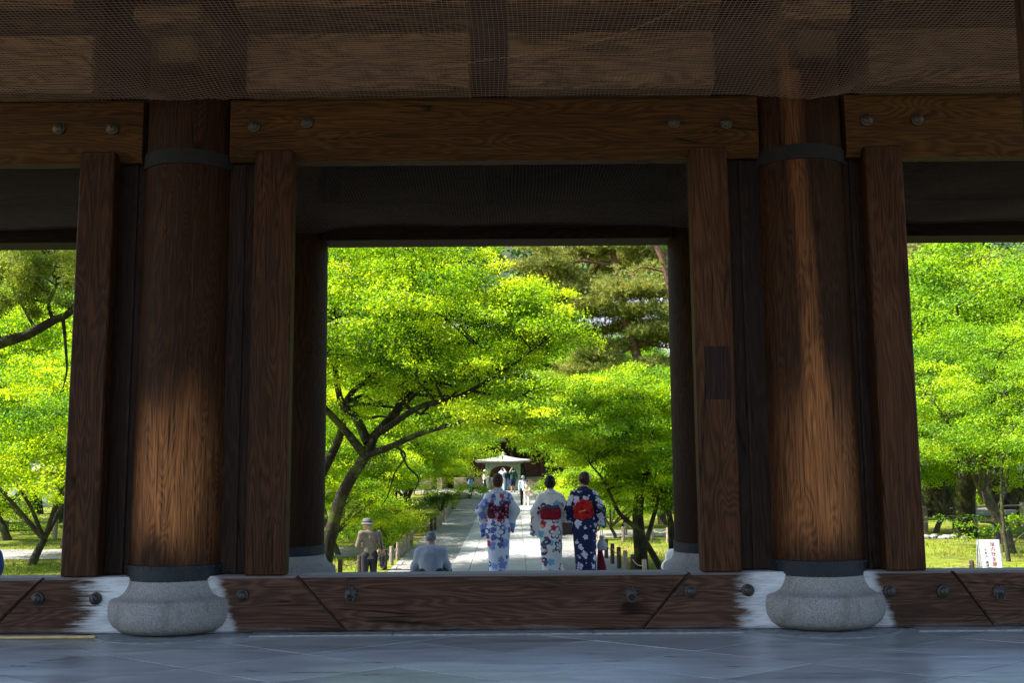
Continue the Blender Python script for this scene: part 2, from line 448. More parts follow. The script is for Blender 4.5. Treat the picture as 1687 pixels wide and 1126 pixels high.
for cx_ in (-2.86, 2.49):
    c_ = column(cx_, 13.1, M_COL, 5.4, 1.0, False); c_.location.z = -0.222
column(2.575, 3.98, M_COL, 5.2, 1.0, False)
column(-2.86, 3.98, M_COL, 5.2, 1.0, False)

# head-tie beams, one length for each bay, housed in the columns
def boss(parent, x, y, z, r=0.054, mat=M_BOSS):
    MB().lathe([(r, 0), (r*0.96, -0.018), (r*0.74, -0.024), (r*0.70, -0.032), (r*0.45, -0.044), (r*0.22, -0.047), (r*0.18, -0.056), (0, -0.060)], 20,
               (x, y, z), 'y').build('nail_cover', mat, parent, True)
BY0, BY1 = 8.16, 8.37
for x0, x1, xs in ((-8.4, CXL-0.372, (98, 186)), (CXL+0.372, CXR-0.372, (419, 506, 1110, 1196)), (CXR+0.372, 8.4, (1427, 1510))):
    m = MB()
    prof = [(BY0+0.035, 3.905), (BY0, 3.955), (BY0, 4.43), (BY0+0.03, 4.455), (BY1-.03, 4.455), (BY1, 4.43), (BY1, 3.955), (BY1-.035, 3.905)]
    n = len(prof)
    m.add([(x, y, z) for x in (x0, x1) for y, z in prof],
          [tuple(range(n))[::-1], tuple(range(n, 2*n))]+[(i, (i+1) % n, (i+1) % n+n, i+n) for i in range(n)][::1])
    bm = m.build('head_beam', M_BEAM, gate)
    for px in xs:
        p = at(px, {98: 212, 186: 212, 419: 208, 506: 202, 1110: 202, 1196: 203, 1427: 198, 1510: 197}[px], BY0)
        boss(bm, p[0], BY0-0.001, p[2], 0.056, M_BRONZE)
for (x0, x1) in ((-8.4, -3.2), (-2.52, 2.15), (2.85, 8.4)):
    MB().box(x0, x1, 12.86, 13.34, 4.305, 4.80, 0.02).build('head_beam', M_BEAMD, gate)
    MB().box(x0, x1, 3.80, 4.16, 3.92, 4.455, 0.02).build('head_beam', M_BEAM, gate)

# threshold boards: wings beside each column cut on the slant, a lift-out board between
def sl_board(poly, parent=gate, mat=M_SILL):
    m = MB(); n = len(poly); y0, y1 = 8.11, 8.34; b = 0.018
    cx = sum(p[0] for p in poly)/n; cz = sum(p[1] for p in poly)/n
    inn = [(x+(b if x < cx else -b), z+(b if z < cz else -b)) for x, z in poly]
    V = [(x, y0, z) for x, z in inn]+[(x, y0+b, z) for x, z in poly]+[(x, y1, z) for x, z in poly]
    F = [tuple(range(n))]
    for i in range(n):
        j = (i+1) % n; F += [(i, i+n, j+n, j), (i+n, i+2*n, j+2*n, j+n)]
    F.append(tuple(range(3*n-1, 2*n-1, -1)))
    return m.add(V, F).build('threshold_board', mat, parent)
ZT, ZB, gp = 0.455, 0.014, 0.006
JL, JR = (at(490, 945, 8.11)[0], at(570, 1040, 8.11)[0]), (at(1135, 945, 8.11)[0], at(1060, 1038, 8.11)[0])
KL, KR = (at(70, 950, 8.11)[0], at(0, 1020, 8.11)[0]-0.1), (at(1570, 945, 8.11)[0], at(1640, 1035, 8.11)[0])
bmid = sl_board([(JL[0]+gp, ZT+.002), (JL[1]+gp, ZB), (JR[1]-gp, ZB), (JR[0]-gp, ZT+.002)])
bl = sl_board([(KL[0]+gp, ZT), (KL[1]+gp, ZB), (JL[1]-gp, ZB), (JL[0]-gp, ZT)])
br = sl_board([(JR[0]+gp, ZT), (JR[1]+gp, ZB), (KR[1]-gp, ZB), (KR[0]-gp, ZT)])
bll = sl_board([(-8.4, ZT-.003), (-8.4, ZB), (KL[1]-gp, ZB), (KL[0]-gp, ZT-.003)])
brr = sl_board([(KR[0]+gp, ZT-.003), (KR[1]+gp, ZB), (8.4, ZB), (8.4, ZT-.003)])
for par, px, py in ((bl, 63, 987), (bl, 158, 987), (bl, 400, 982), (br, 1137, 975), (br, 1232, 973), (br, 1465, 975), (br, 1553, 975)):
    p = at(px, py, 8.11); boss(par, p[0], 8.109, p[2], 0.050)
def ring_pull(par, px, py):
    p = at(px, py, 8.11)
    r = MB().lathe([(0.045, 0), (0.043, -0.012), (0.03, -0.020), (0.012, -0.034), (0, -0.036)], 10, (p[0], 8.109, p[2]+0.02), 'y').build('ring_pull', M_BOSS, par, True)
    m = MB()
    for k in range(10):
        a = 2*math.pi*k/10
        m.lathe([(0.013, 0.0), (0.011, -0.012), (0, -0.018)], 6, (p[0]+0.043*math.cos(a), 8.108, p[2]+0.02+0.043*math.sin(a)), 'y')
    m.build('mane', M_BOSS, r, True)
    pts = [(p[0]+0.032*math.cos(a), 8.072, p[2]-0.012+0.032*math.sin(a)) for a in np.linspace(0, 2*math.pi, 19)]
    MB().tube(pts, 0.006, 6).build('ring', M_BOSS, r, True)
ring_pull(bmid, 578, 983); ring_pull(bmid, 1040, 983); ring_pull(brr, 1645, 980)

# door posts and the recessed boards between post and column
def post(x0, x1, y0=8.085, y1=8.235, z1=3.975, mat=M_POST, name='door_post'):
    return MB().box(x0, x1, y0, y1, ZT+0.004, z1, 0.012).build(name, mat, gate)
post(-3.622, -3.328); post(-2.150, -1.826)
pr_ = post(1.505, 1.822); post(2.980, 3.295)
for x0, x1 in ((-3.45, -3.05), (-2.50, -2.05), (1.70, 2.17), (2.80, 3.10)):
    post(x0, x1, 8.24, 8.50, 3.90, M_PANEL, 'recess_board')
for x in (-3.19, -2.27, 1.96, 2.90):     # thin cover strips
    MB().box(x-0.012, x+0.012, 8.226, 8.2395, ZT+0.01, 3.895).build('cover_strip', M_PANEL, gate)
a, b = at(1160, 571, 8.085), at(1203, 658, 8.085)
MB().box(a[0]+.004, b[0], 8.077, 8.09, b[2], a[2], 0.002).build('patch_plate', M_PANEL, pr_)

# timberwork above the net
for (x0, x1) in ((-8.4, -3.55), (-2.25, -0.34), (-0.02, 1.75), (3.05, 8.4)):
    MB().box(x0, x1, 8.10, 8.5, 4.50, 5.02, 0.02).build('purlin_board', M_CEIL, gate)
    MB().box(x0, x1, 7.7, 8.3, 5.06, 5.55, 0.02).build('purlin_board', M_CEIL, gate)
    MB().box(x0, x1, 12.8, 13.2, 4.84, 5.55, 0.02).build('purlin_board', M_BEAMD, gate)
MB().box(-8.4, 8.4, 13.21, 13.3, 4.81, 6.0).build('back_board', M_COL, gate)
MB().box(-8.4, 8.4, 8.46, 8.58, 4.50, 6.2).build('back_board', M_COL, gate)
for xc in (CXL, CXR):
    s = 1 if xc > 0 else -1
    bb = MB().box(xc-0.12, xc+0.20, 7.75, 8.4, 4.62, 4.86, 0.03).build('bracket_block', M_CEILY, gate)
    MB().box(xc-0.28, xc+0.28, 7.6, 8.4, 4.88, 5.05, 0.03).build('bracket_arm', M_CEIL, gate)
    MB().box(xc-0.2, xc+0.2, 3.98, 13.1, 5.10, 5.62, 0.03).build('cross_beam', M_CEILY, gate)
MB().box(-0.37, 0.01, 3.98, 13.1, 5.20, 5.62, 0.03).build('cross_beam', M_CEILY, gate)
for yy in (6.1, 10.6):
    MB().box(-8.4, 8.4, yy-0.12, yy+0.12, 5.63, 5.95, 0.02).build('purlin_board', M_CEIL, gate)
for k in range(17):
    y0 = 2.55+k*0.74
    MB().box(-8.6, 8.6, y0, y0+0.728, 6.0, 6.05).build('ceiling_board', M_CEIL, gate)
M_RT = plain('roof_tile_grey', (0.16, 0.165, 0.175), 0.6, 0.25, 20, 0, 0.3)
# lower roof and upper storey, out of view; bulk blocks sun, eaves set for skylight
m = MB()
m.add([(-17, 2.5, 6.1), (17, 2.5, 6.1), (17, 16.2, 6.1), (-17, 16.2, 6.1), (-14, 3.5, 8.6), (14, 3.5, 8.6), (14, 12, 8.6), (-14, 12, 8.6)],
      [(0, 3, 2, 1), (0, 1, 5, 4), (1, 2, 6, 5), (2, 3, 7, 6), (3, 0, 4, 7), (4, 5, 6, 7)])
m.build('lower_roof', M_RT, gate)
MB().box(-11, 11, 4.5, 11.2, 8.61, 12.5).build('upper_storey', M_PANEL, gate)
MB().add([(-14, 1.5, 12.52), (14, 1.5, 12.52), (14, 14.2, 12.52), (-14, 14.2, 12.52), (-9, 7.8, 17), (9, 7.8, 17)],
         [(0, 3, 2, 1), (0, 1, 5, 4), (1, 2, 5), (2, 3, 4, 5), (3, 0, 4)]).build('upper_roof', M_RT, gate)

# ------------------------------------------------------------------ bird net under the timberwork
def netz(x, y):
    z = 4.475 - 0.05*np.sin(np.pi*np.clip((y-4.0)/4.2, 0, 1))*(0.6+0.4*np.sin(x*0.9+0.5)) + 0.012*np.sin(x*3.1+y*2)
    for xc in (CXL, CXR):
        d = np.hypot(x-xc, (y-8.0)*0.8); z = z - 0.11*np.exp(-(d/0.32)**2)
        d = np.hypot(x-xc, (y-12.8)*0.8); z = z - 0.09*np.exp(-(d/0.40)**2)
    z = z - 0.035*np.sin(np.pi*np.clip((y-8.6)/4.3, 0, 1))*(0.8+0.2*np.sin(x*1.3))
    return z + (4.453-z)*np.clip((y-7.7)/.4, 0, 1)*(y < 8.3)*(1-np.exp(-(np.minimum(np.abs(x-CXL), np.abs(x-CXR))/0.42)**4))
def net(name, x0, x1, y0, y1, label, cell=0.036, r=0.0021, mat=None):
    P, R = [], []
    nx = int((x1-x0)/cell); ny = int((y1-y0)/cell)
    rs = np.random.RandomState(5)
    ys = np.linspace(y0, y1, 18); xs = np.linspace(x0, x1, int((x1-x0)/0.17))
    wob = lambda x, y: 0.018*np.sin(x*2.3+y*1.1)+0.012*np.sin(x*5.7-y*2.4)
    for i in range(nx+1):
        x = x0+i*cell; X = x+wob(x, ys); P.append(np.stack([X, ys, netz(X, ys)], 1)); R.append(np.full(len(ys), r))
    for j in range(ny+1):
        y = y0+j*cell; Yv = y+wob(xs*1.3, y+xs*0.2)*0.8; P.append(np.stack([xs, np.minimum(Yv, y1), netz(xs, Yv)], 1)); R.append(np.full(len(xs), r))
    V, F = tube_arrays(P, R, 3)
    me = fast_mesh(name, V, F, mat or M_NET)
    o = link(bpy.data.objects.new(name, me)); tag(o, label, 'net'); return o
M_NET = plain('net_cord', (0.40, 0.25, 0.15), 0.8, 0.1)
M_NETD = plain('dark_net_cord', (0.16, 0.13, 0.11), 0.8, 0.1)
net_front = net('bird_net', -5.0, 4.8, 4.2, 8.155, 'brown mesh bird net stretched overhead in front of the long beam')
net('bird_net', -8.0, 7.6, 8.61, 12.85, 'dark mesh bird net hung behind the long beam above the openings', r=0.0014, mat=M_NETD)
# thicker mended seam running slantwise
pts = []
for i, (px, py) in enumerate([(722, 118), (760, 111), (800, 103), (845, 96), (885, 88), (925, 80), (960, 73), (1000, 60), (1040, 45), (1080, 26), (1120, 5), (1150, -12)]):
    v = ray(px, py); t = (4.44-EYE)/v[2]; p = v*t
    pts.append((p[0], p[1], float(netz(np.array(p[0]), np.array(p[1])))-.004))
sp_ = smooth_path(pts, 6); sp_[1::2, 1] += .016; sp_[::2, 1] -= .012
MB().tube(sp_, 0.0032, 4).build('mended_seam', M_NET, net_front, True)
# ------------------------------------------------------------------ bamboo pole lying along the threshold
def bamboo():
    a = at(-60, 1052, 7.93); b = at(155, 1049, 7.93)
    L = b[0]-a[0]; m = MB(); prof = []
    n = 7
    for k in range(n):
        x0 = k*L/n; x1 = (k+1)*L/n
        prof += [(0.0135, x0+0.006), (0.0125, x0+0.03), (0.0125, x1-0.02), (0.0135, x1-0.006), (0.0118, x1-0.001)]
    prof = [(0.0, 0.0)]+prof+[(0, L)]
    m.lathe(prof, 12, (0, 0, 0), 'x')
    o = m.build('bamboo_pole', None, None, True, (a[0], 7.955, 0.0165))
    g = G('bamboo'); v = g.obj(); n_ = g.noise(g.scale(v, (3, 20, 20)), 4, 3)
    o.data.materials.append(g.pbr(g.ramp(n_, [(0.3, (0.42, 0.27, 0.09)), (0.7, (0.62, 0.45, 0.19))]), 0.4))
    tag(o, 'thin yellow bamboo pole lying on the floor along the threshold', 'pole')
bamboo()
# ------------------------------------------------------------------ garden ground, paths
def m_moss():
    g = G('moss_ground'); p = g.n('NewGeometry', out='Position')
    a = g.noise(p, 0.35, 5, 0.6); b = g.noise(p, 2.2, 5, 0.65); f = g.noise(p, 22, 4, 0.7)
    c = g.ramp(b, [(0.25, (0.040, 0.070, 0.006)), (0.5, (0.16, 0.20, 0.012)), (0.75, (0.30, 0.28, 0.025))])
    c = g.mix(g.sstep(a, 0.50, 0.62, 0.0, 0.8), c, (0.27, 0.17, 0.06))
    sp = g.noise(p, 0.9, 5, 0.7)
    c = g.mix(g.sstep(sp, 0.48, 0.60, 0.0, 0.75), c, (0.050, 0.065, 0.010))
    c = g.mix(0.35, c, g.ramp(f, [(0.3, (0.02, 0.035, 0.006)), (0.7, (0.30, 0.34, 0.07))]))
    return g.pbr(c, 0.95, g.bump(g.math('ADD', b, g.math('MULTIPLY', f, 0.4)), 0.9, 0.12), spec=0.1)
def m_gravel():
    g = G('grey_gravel'); p = g.n('NewGeometry', out='Position')
    a = g.vor(p, 42, out=1); d = g.vor(p, 42); b = g.noise(p, 1.3, 4)
    f = g.math('ADD', g.math('MULTIPLY', g.n('RGBToBW', {0: a}), 0.6), g.math('MULTIPLY', b, 0.5))
    c = g.ramp(f, [(0.2, (0.085, 0.082, 0.078)), (0.5, (0.20, 0.195, 0.185)), (0.85, (0.34, 0.33, 0.31))])
    return g.pbr(c, 0.9, g.bump(d, 0.8, 0.02), spec=0.2)
def m_slab():
    g = G('path_slab_stone'); p = g.n('NewGeometry', out='Position'); r = g.rnd()
    b = g.noise(p, 3, 5, 0.6); f = g.noise(p, 45, 3)
    v = g.math('ADD', g.math('MULTIPLY', b, 0.5), g.math('ADD', g.math('MULTIPLY', r, 0.35), g.math('MULTIPLY', f, 0.2)))
    c = g.ramp(v, [(0.2, (0.24, 0.232, 0.22)), (0.55, (0.335, 0.325, 0.308)), (0.9, (0.42, 0.405, 0.385))])
    return g.pbr(c, 0.8, g.bump(f, 0.3, 0.006))
M_MOSS, M_GRAVEL, M_SLAB = m_moss(), m_gravel(), m_slab()
def sheet(name, rows, mat, dz, kind='structure'):
    """rows: (y, x0, x1) strips that follow the ground"""
    V, F = [], []
    for y, x0, x1 in rows: V += [(x0, y, gz(y)+dz), (x1, y, gz(y)+dz)]
    for i in range(len(rows)-1): F.append((2*i, 2*i+1, 2*i+3, 2*i+2))
    o = mesh_obj(name, V, F, mat); tag(o, kind=kind); return o
sheet('ground', [(-400, -500, 500), (24, -500, 500), (56, -500, 500), (72, -500, 500), (700, -500, 500)], M_MOSS, 0.0)
sheet('forecourt_gravel', [(-60, -40, 40), (-2.52, -40, 40)], M_GRAVEL, 0.006)
PX0, PX1 = -1.69, 1.35
sheet('gravel_walk', [(14.31, -12, 12), (21, -12, 12), (21.01, -3.35, 3.0), (24, -3.35, 3.0), (56, -3.2, 2.95), (70, -3.2, 2.95), (72, -14, 14), (79, -14, 14)], M_GRAVEL, 0.008)
sheet('side_path_left', [(30.4, -40, -3.4), (33.4, -40, -3.4)], M_GRAVEL, 0.012)
def side_right():
    V, F = [], []
    pts = [(3.0, 36.0, 39.0), (8, 36.6, 39.6), (12, 41.5, 45.5), (18, 44.5, 49.5), (40, 50, 55)]
    for x, y0, y1 in pts:
        for k in range(4):
            y = y0+(y1-y0)*k/3; V.append((x, y, gz(y)+0.02))
    for i in range(len(pts)-1):
        for k in range(3): F.append((4*i+k, 4*i+4+k, 4*i+5+k, 4*i+1+k))
    tag(mesh_obj('side_path_right', V, F, M_GRAVEL), kind='structure')
side_right()
# stone-flagged path: six columns of slabs in broken bond
path = sheet('path', [(18.3, PX0, PX1), (24, PX0, PX1), (56, PX0, PX1), (70, PX0, PX1)], M_MORTAR, 0.014)
ncol = 6; cw = (PX1-PX0)/ncol; slab_src = {}
rs = random.Random(11)
for k in range(ncol):
    y = 18.4+rs.uniform(0, .6)
    while y < 69.0:
        L = rs.choice((0.9, 1.1, 1.3)); 
        if y+L > 69.6: break
        x = PX0+(k+.5)*cw
        key = L
        if key not in slab_src:
            o = MB().box(-cw/2+.006, cw/2-.006, -L/2+.007, L/2-.007, 0, 0.022, 0.004).build('path_slab', M_SLAB, path); slab_src[key] = o
        else: o = inst('path_slab', slab_src[key], path)
        s = (gz(y+L)-gz(y))/L
        o.location = (x, y+L/2, (gz(y)+gz(y+L))/2+0.012+rs.uniform(0, .004)); o.rotation_euler = (math.atan(s), 0, 0)
        y += L
# stone terrace and stairs on the garden side of the gate
stairs = empty('stone_stairs', (0, 14.3, -1.48)); tag(stairs, 'grey stone terrace and stairs down from the gate to the path', 'stairs')
MB().box(-8, 8, 0.005, 1.8, 0.0, 1.08, 0.01).build('terrace', M_STONE, stairs)
for k in range(6):
    MB().box(-4.5, 4.2, 1.805+k*0.36, 1.8+(k+1)*0.36, 0.02, 1.08-(k+1)*0.153, 0.008).build('step', M_STONE, stairs)
# ------------------------------------------------------------------ plants
def m_leaf(name, c0, c1, c2, trans=0.40, tcol=None, gloss=0.015):
    g = G(name)
    t = g.n('Attribute', out='Fac', attribute_name='tint')
    r = g.math('MULTIPLY', g.math('SUBTRACT', g.rnd(), 0.5), 0.12)
    f = g.math('ADD', t, r)
    c = g.ramp(f, [(0.05, c0), (0.5, c1), (0.95, c2)])
    tc = g.mix(1.0, c, tcol or (1.5, 1.35, 0.6), 'MULTIPLY')
    d = g.n('BsdfDiffuse', {'Color': c}); tr = g.n('BsdfTranslucent', {'Color': tc})
    s = g.n('MixShader', {0: trans, 1: d, 2: tr})
    gl = g.n('BsdfGlossy', {'Color': (0.9, 0.95, 1.0, 1), 'Roughness': 0.6})
    return g.surf(g.n('MixShader', {0: gloss, 1: s, 2: gl}))
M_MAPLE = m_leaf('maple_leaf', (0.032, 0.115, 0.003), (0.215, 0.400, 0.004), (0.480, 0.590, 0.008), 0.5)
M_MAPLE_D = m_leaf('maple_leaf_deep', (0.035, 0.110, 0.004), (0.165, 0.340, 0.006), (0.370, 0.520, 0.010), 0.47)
M_CYP = m_leaf('cypress_leaf', (0.090, 0.140, 0.015), (0.190, 0.260, 0.022), (0.310, 0.360, 0.040), 0.3)
M_PINE = m_leaf('pine_needle', (0.095, 0.125, 0.022), (0.240, 0.270, 0.050), (0.420, 0.410, 0.110), 0.3)
M_WOODS = m_leaf('hill_leaf', (0.015, 0.050, 0.012), (0.035, 0.095, 0.018), (0.080, 0.160, 0.030), 0.25)
M_RUST = m_leaf('rust_leaf', (0.13, 0.09, 0.035), (0.24, 0.16, 0.06), (0.33, 0.24, 0.10), 0.25, (1.2, 1.1, 0.8))
def m_bark(name, dark, light, moss):
    g = G(name); v = g.obj()
    a = g.noise(g.scale(v, (1, 1, 0.3)), 14, 5, 0.65); b = g.noise(v, 2.6, 4)
    c = g.ramp(a, [(0.3, dark), (0.72, light)])
    c = g.mix(g.sstep(b, 0.48, 0.64, 0.0, moss), c, (0.07, 0.095, 0.010))
    l = g.noise(v, 5.5, 3)
    c = g.mix(g.sstep(l, 0.63, 0.70, 0.0, 0.25), c, (0.15, 0.15, 0.12))
    return g.pbr(c, 0.9, g.bump(a, 0.8, 0.03), spec=0.2)
M_BARK = m_bark('maple_bark', (0.020, 0.016, 0.012), (0.085, 0.070, 0.052), 0.75)
M_BARKM = m_bark('mossy_bark', (0.006, 0.0052, 0.003), (0.028, 0.024, 0.013), 0.5)
M_BARKP = m_bark('pine_bark', (0.075, 0.036, 0.022), (0.24, 0.125, 0.08), 0.0)

def leaf_cloud(P, size, rng, up=0.7, aspect=0.55, lobes=1, tint=None):
    """small leaf-shaped faces at the points P; returns verts, quads, tint"""
    n = len(P)
    N = rng.normal(0, 1, (n, 3)); N[:, 2] = np.abs(N[:, 2])*0.6+up; N /= np.linalg.norm(N, axis=1, keepdims=True)
    A = rng.normal(0, 1, (n, 3)); A -= N*np.sum(A*N, 1, keepdims=True); A /= np.linalg.norm(A, axis=1, keepdims=True)
    B = np.cross(N, A)
    S = (size*rng.uniform(0.7, 1.25, n))[:, None]
    if tint is None: tint = np.clip(rng.normal(0.5, 0.2, n), 0, 1)
    Vs, Ts = [], []
    for k in range(lobes):
        a = 0.0 if lobes == 1 else (k-(lobes-1)/2)*0.95
        d = A*math.cos(a)+B*math.sin(a); e = -A*math.sin(a)+B*math.cos(a)
        sk = S*(1.0 if lobes == 1 or k == lobes//2 else 0.82); wd = aspect*(1.0 if lobes == 1 else 0.62)
        bend = -0.18*sk*N
        V = np.stack([P, P+d*sk*0.5+e*sk*wd*0.5, P+d*sk+bend, P+d*sk*0.5-e*sk*wd*0.5], 1)
        Vs.append(V.reshape(-1, 3)); Ts.append(np.repeat(tint, 4))
    V = np.concatenate(Vs); Q = np.arange(len(V), dtype=np.int32).reshape(-1, 4)
    return V, Q, np.concatenate(Ts)

def limb_samples(limbs):
    P, R = [], []
    for p, r in limbs: P.append(p); R.append(r)
    return np.concatenate(P), np.concatenate(R)

def grow(limbs, blobs, rng, npads, per_pad, pad_r, leaf, flat=0.16, nsub=26, up=0.7, lobes=1, droop=0.5, shell=0.45, aspect=0.55, twig=0.018, clump=7):
    """limbs: [(pts, radii)], blobs: [(centre, radii)]; returns trunk verts/quads and crown verts/quads/tint"""
    vol = np.array([b[1][0]*b[1][1]*b[1][2] for b in blobs]); w_ = vol**0.8; w_ /= w_.sum()
    which = rng.choice(len(blobs), npads, p=w_)
    D = rng.normal(0, 1, (npads, 3)); D /= np.linalg.norm(D, axis=1, keepdims=True)
    rr = rng.uniform(shell**3, 1, npads)**(1/3)
    C = np.array([b[0] for b in blobs])[which]+D*rr[:, None]*np.array([b[1] for b in blobs])[which]
    if clump > 0:                       # gather the sprays into tiers with gaps between
        nc = max(6, npads//clump); ci = rng.randint(0, nc, npads)
        C = np.where((np.arange(npads) < nc)[:, None], C, C[:nc][ci]+rng.normal(0, 1, (npads, 3))*np.array([1.05, 1.05, .42])*pad_r*1.1)
        C[:, 2] -= 0.10*np.abs(rng.normal(0, 1, npads))*pad_r
    limbs = [(np.asarray(p, float), np.asarray(r, float)) for p, r in limbs]
    paths = list(limbs)
    LP, LR = limb_samples(limbs)
    order = np.arange(npads); nsub = min(npads, max(nsub, npads//clump if clump else 0))
    for lvl, ids in enumerate((order[:nsub], order[nsub:])):
        newP, newR = [], []
        for i in ids:
            t = C[i]; d = np.linalg.norm((LP-t)*np.array([1, 1, 1.25]), axis=1)+np.where(LP[:, 2] > t[2]+0.25, 0.7, 0.0)
            j = int(np.argmin(d)); s = LP[j]
            L = np.linalg.norm(t-s)
            m1 = s+(t-s)*0.35+rng.normal(0, 0.07*L, 3)+np.array([0, 0, 0.06*L]); m2 = s+(t-s)*0.7+rng.normal(0, 0.06*L, 3)+np.array([0, 0, 0.05*L])
            pts = smooth_path([s, m1, m2, t], 2)
            r0 = min(LR[j]*0.75, (twig*2.6 if lvl == 0 else twig*1.1)+0.004*L)
            rad_ = np.linspace(r0, max(0.004, r0*0.3), len(pts))
            paths.append((pts, rad_)); newP.append(pts[1:]); newR.append(rad_[1:])
        if newP and lvl == 0:
            LP = np.concatenate([LP]+newP); LR = np.concatenate([LR]+newR)
    big = [(p, r) for p, r in paths if r[0] > 0.06]; small = [(p, r) for p, r in paths if r[0] <= 0.06]
    if not big: big, small = small[:1], small[1:]
    V, F = tube_arrays([p for p, r in big], [r for p, r in big], 9)
    if small:
        V2, F2 = tube_arrays([p for p, r in small], [r for p, r in small], 4)
        F = np.concatenate([F, F2+len(V)]); V = np.concatenate([V, V2])
    # leaves: flattened, drooping sprays
    n = npads*per_pad
    pid = np.repeat(np.arange(npads), per_pad)
    pr = (pad_r*rng.uniform(0.6, 1.35, npads))[pid]
    th = rng.uniform(0, 2*np.pi, n); q = np.sqrt(rng.uniform(0, 1, n))*(1+0.25*np.sin(3*th+pid))
    off = np.stack([np.cos(th)*q*pr, np.sin(th)*q*pr, rng.normal(0, flat, n)*pr-droop*0.5*(q**2)*pr*0.6], 1)
    P = C[pid]+off
    ctint = rng.normal(0.5, 0.19, max(6, npads//max(1, clump)))
    padt = np.clip((ctint[ci % len(ctint)] if clump > 0 else 0.5)+rng.normal(0, 0.15, npads), 0, 1)[pid]
    tint = np.clip(padt+rng.normal(0, 0.16, n), 0, 1)
    LV, LQ, LT = leaf_cloud(P, leaf, rng, up, aspect, lobes, tint)
    return V, F, LV, LQ, LT

def make_tree(name, label, limbs, blobs, seed, npads, per_pad, pad_r, leaf, lmat, bmat, group=None, base=None, cat='tree', **kw):
    rng = np.random.RandomState(seed)
    base = np.asarray(limbs[0][0][0] if base is None else base, float)
    limbs = [(np.asarray(p, float)-base, r) for p, r in limbs]
    blobs = [(np.asarray(c, float)-base, r) for c, r in blobs]
    V, F, LV, LQ, LT = grow(limbs, blobs, rng, npads, per_pad, pad_r, leaf, **kw)
    root = empty(name, base); tag(root, label, cat, group)
    link(bpy.data.objects.new('trunk', fast_mesh('trunk', V, F, bmat, smooth=True)), root)
    link(bpy.data.objects.new('crown', fast_mesh('crown', LV, LQ, lmat, LT)), root)
    return root
def copy_tree(src, loc, rz, s, label, group=None, lmat=None):
    r = src.copy(); COL.objects.link(r); r.location = loc; r.rotation_euler = (0, 0, rz); r.scale = s if hasattr(s, '__len__') else (s, s, s)
    r['label'] = label
    if group: r['group'] = group
    for ch in list(src.children):
        c = ch.copy(); COL.objects.link(c); c.parent = r
        if lmat and ch.name.startswith('crown'):
            c.material_slots[0].link = 'OBJECT'; c.material_slots[0].material = lmat
    return r
def pxlimb(pts, Y, r0, r1, m=5, dy=None):
    """a limb from points of the photograph at distance Y (dy drifts it in depth)"""
    dy = dy or [0]*len(pts)
    P = smooth_path([at(x, y, Y+d) for (x, y), d in zip(pts, dy)], m)
    return P, np.linspace(r0, r1, len(P))
def pxblob(x, y, rpx, Y, ry=1.0, depth=None):
    k = FPX/Y; r = rpx/k
    return at(x, y, Y), (r, depth or r, r*ry)

# --- the great leaning maple left of the path
Y = 25.0
limbs = [pxlimb([(520, 1000), (533, 940), (545, 880), (560, 825), (580, 785), (602, 752), (616, 720)], Y, 0.20, 0.12, 5),
         pxlimb([(600, 752), (640, 738), (690, 716), (760, 695), (830, 668), (880, 640)], Y, 0.10, 0.02, 5, [0, -.3, -.6, -1, -1.3, -1.6]),
         pxlimb([(614, 722), (650, 682), (690, 642), (735, 608), (800, 572), (865, 540)], Y, 0.12, 0.02, 5, [0, .3, .6, 1, 1.5, 2]),
         pxlimb([(628, 712), (690, 672), (760, 652), (840, 604), (900, 560)], Y, 0.09, 0.02, 5, [0, -.3, -.6, -1.0, -1.2]),
         pxlimb([(606, 730), (588, 692), (562, 662), (552, 600), (556, 540), (540, 470)], Y, 0.13, 0.03, 5, [0, .2, .5, .8, 1, 1.2]),
         pxlimb([(650, 684), (682, 622), (692, 560), (702, 480), (716, 420), (730, 370)], Y, 0.12, 0.025, 5, [.3, .8, 1.3, 1.6, 2, 2.2]),
         pxlimb([(520, 800), (545, 752), (562, 712), (574, 655), (612, 620), (652, 560), (692, 500)], Y, 0.14, 0.03, 5, [2, 1.8, 1.6, 1.4, 1.2, 1, 1]),
         pxlimb([(650, 735), (668, 752), (650, 780), (640, 815), (628, 835)], Y, 0.035, 0.008, 4, [-.4]*5),
         pxlimb([(660, 745), (672, 770), (690, 790), (682, 815), (705, 815)], Y, 0.03, 0.008, 4, [-.5]*5),
         pxlimb([(602, 752), (560, 700), (500, 640), (440, 600)], Y, 0.12, 0.03, 5, [0, -.4, -.8, -1])]
blobs = [pxblob(600, 500, 130, Y+1, 0.9, 3.0), pxblob(700, 440, 110, Y+1.5, .8, 2.6), pxblob(740, 560, 130, Y, .8, 2.4), pxblob(840, 590, 85, Y-.5, .75, 2.2),
         pxblob(560, 620, 90, Y+.6, 1, 2.2), pxblob(800, 480, 75, Y+1, .8, 2.0), pxblob(880, 545, 50, Y, .9, 1.6), pxblob(700, 650, 130, Y+2.5, .35, 2.0),
         pxblob(840, 680, 75, Y-.8, .5, 2.0), pxblob(470, 520, 110, Y, 1, 2.5), pxblob(860, 510, 55, Y+.5, .9, 1.6), pxblob(800, 530, 80, Y+1, .8, 2.0), pxblob(780, 610, 90, Y+.5, .6, 2.0), pxblob(700, 520, 110, Y-.5, .8, 2.2), pxblob(620, 400, 110, Y+1, .6, 2.8)]
make_tree('maple_tree', 'large leaning maple with mossy forked trunk and lime green crown left of path', limbs, blobs, 1, 1300, 175, 0.50, 0.070, M_MAPLE, M_BARKM,
          lobes=1, nsub=90, up=0.5, shell=0.25, flat=.15, aspect=.62)
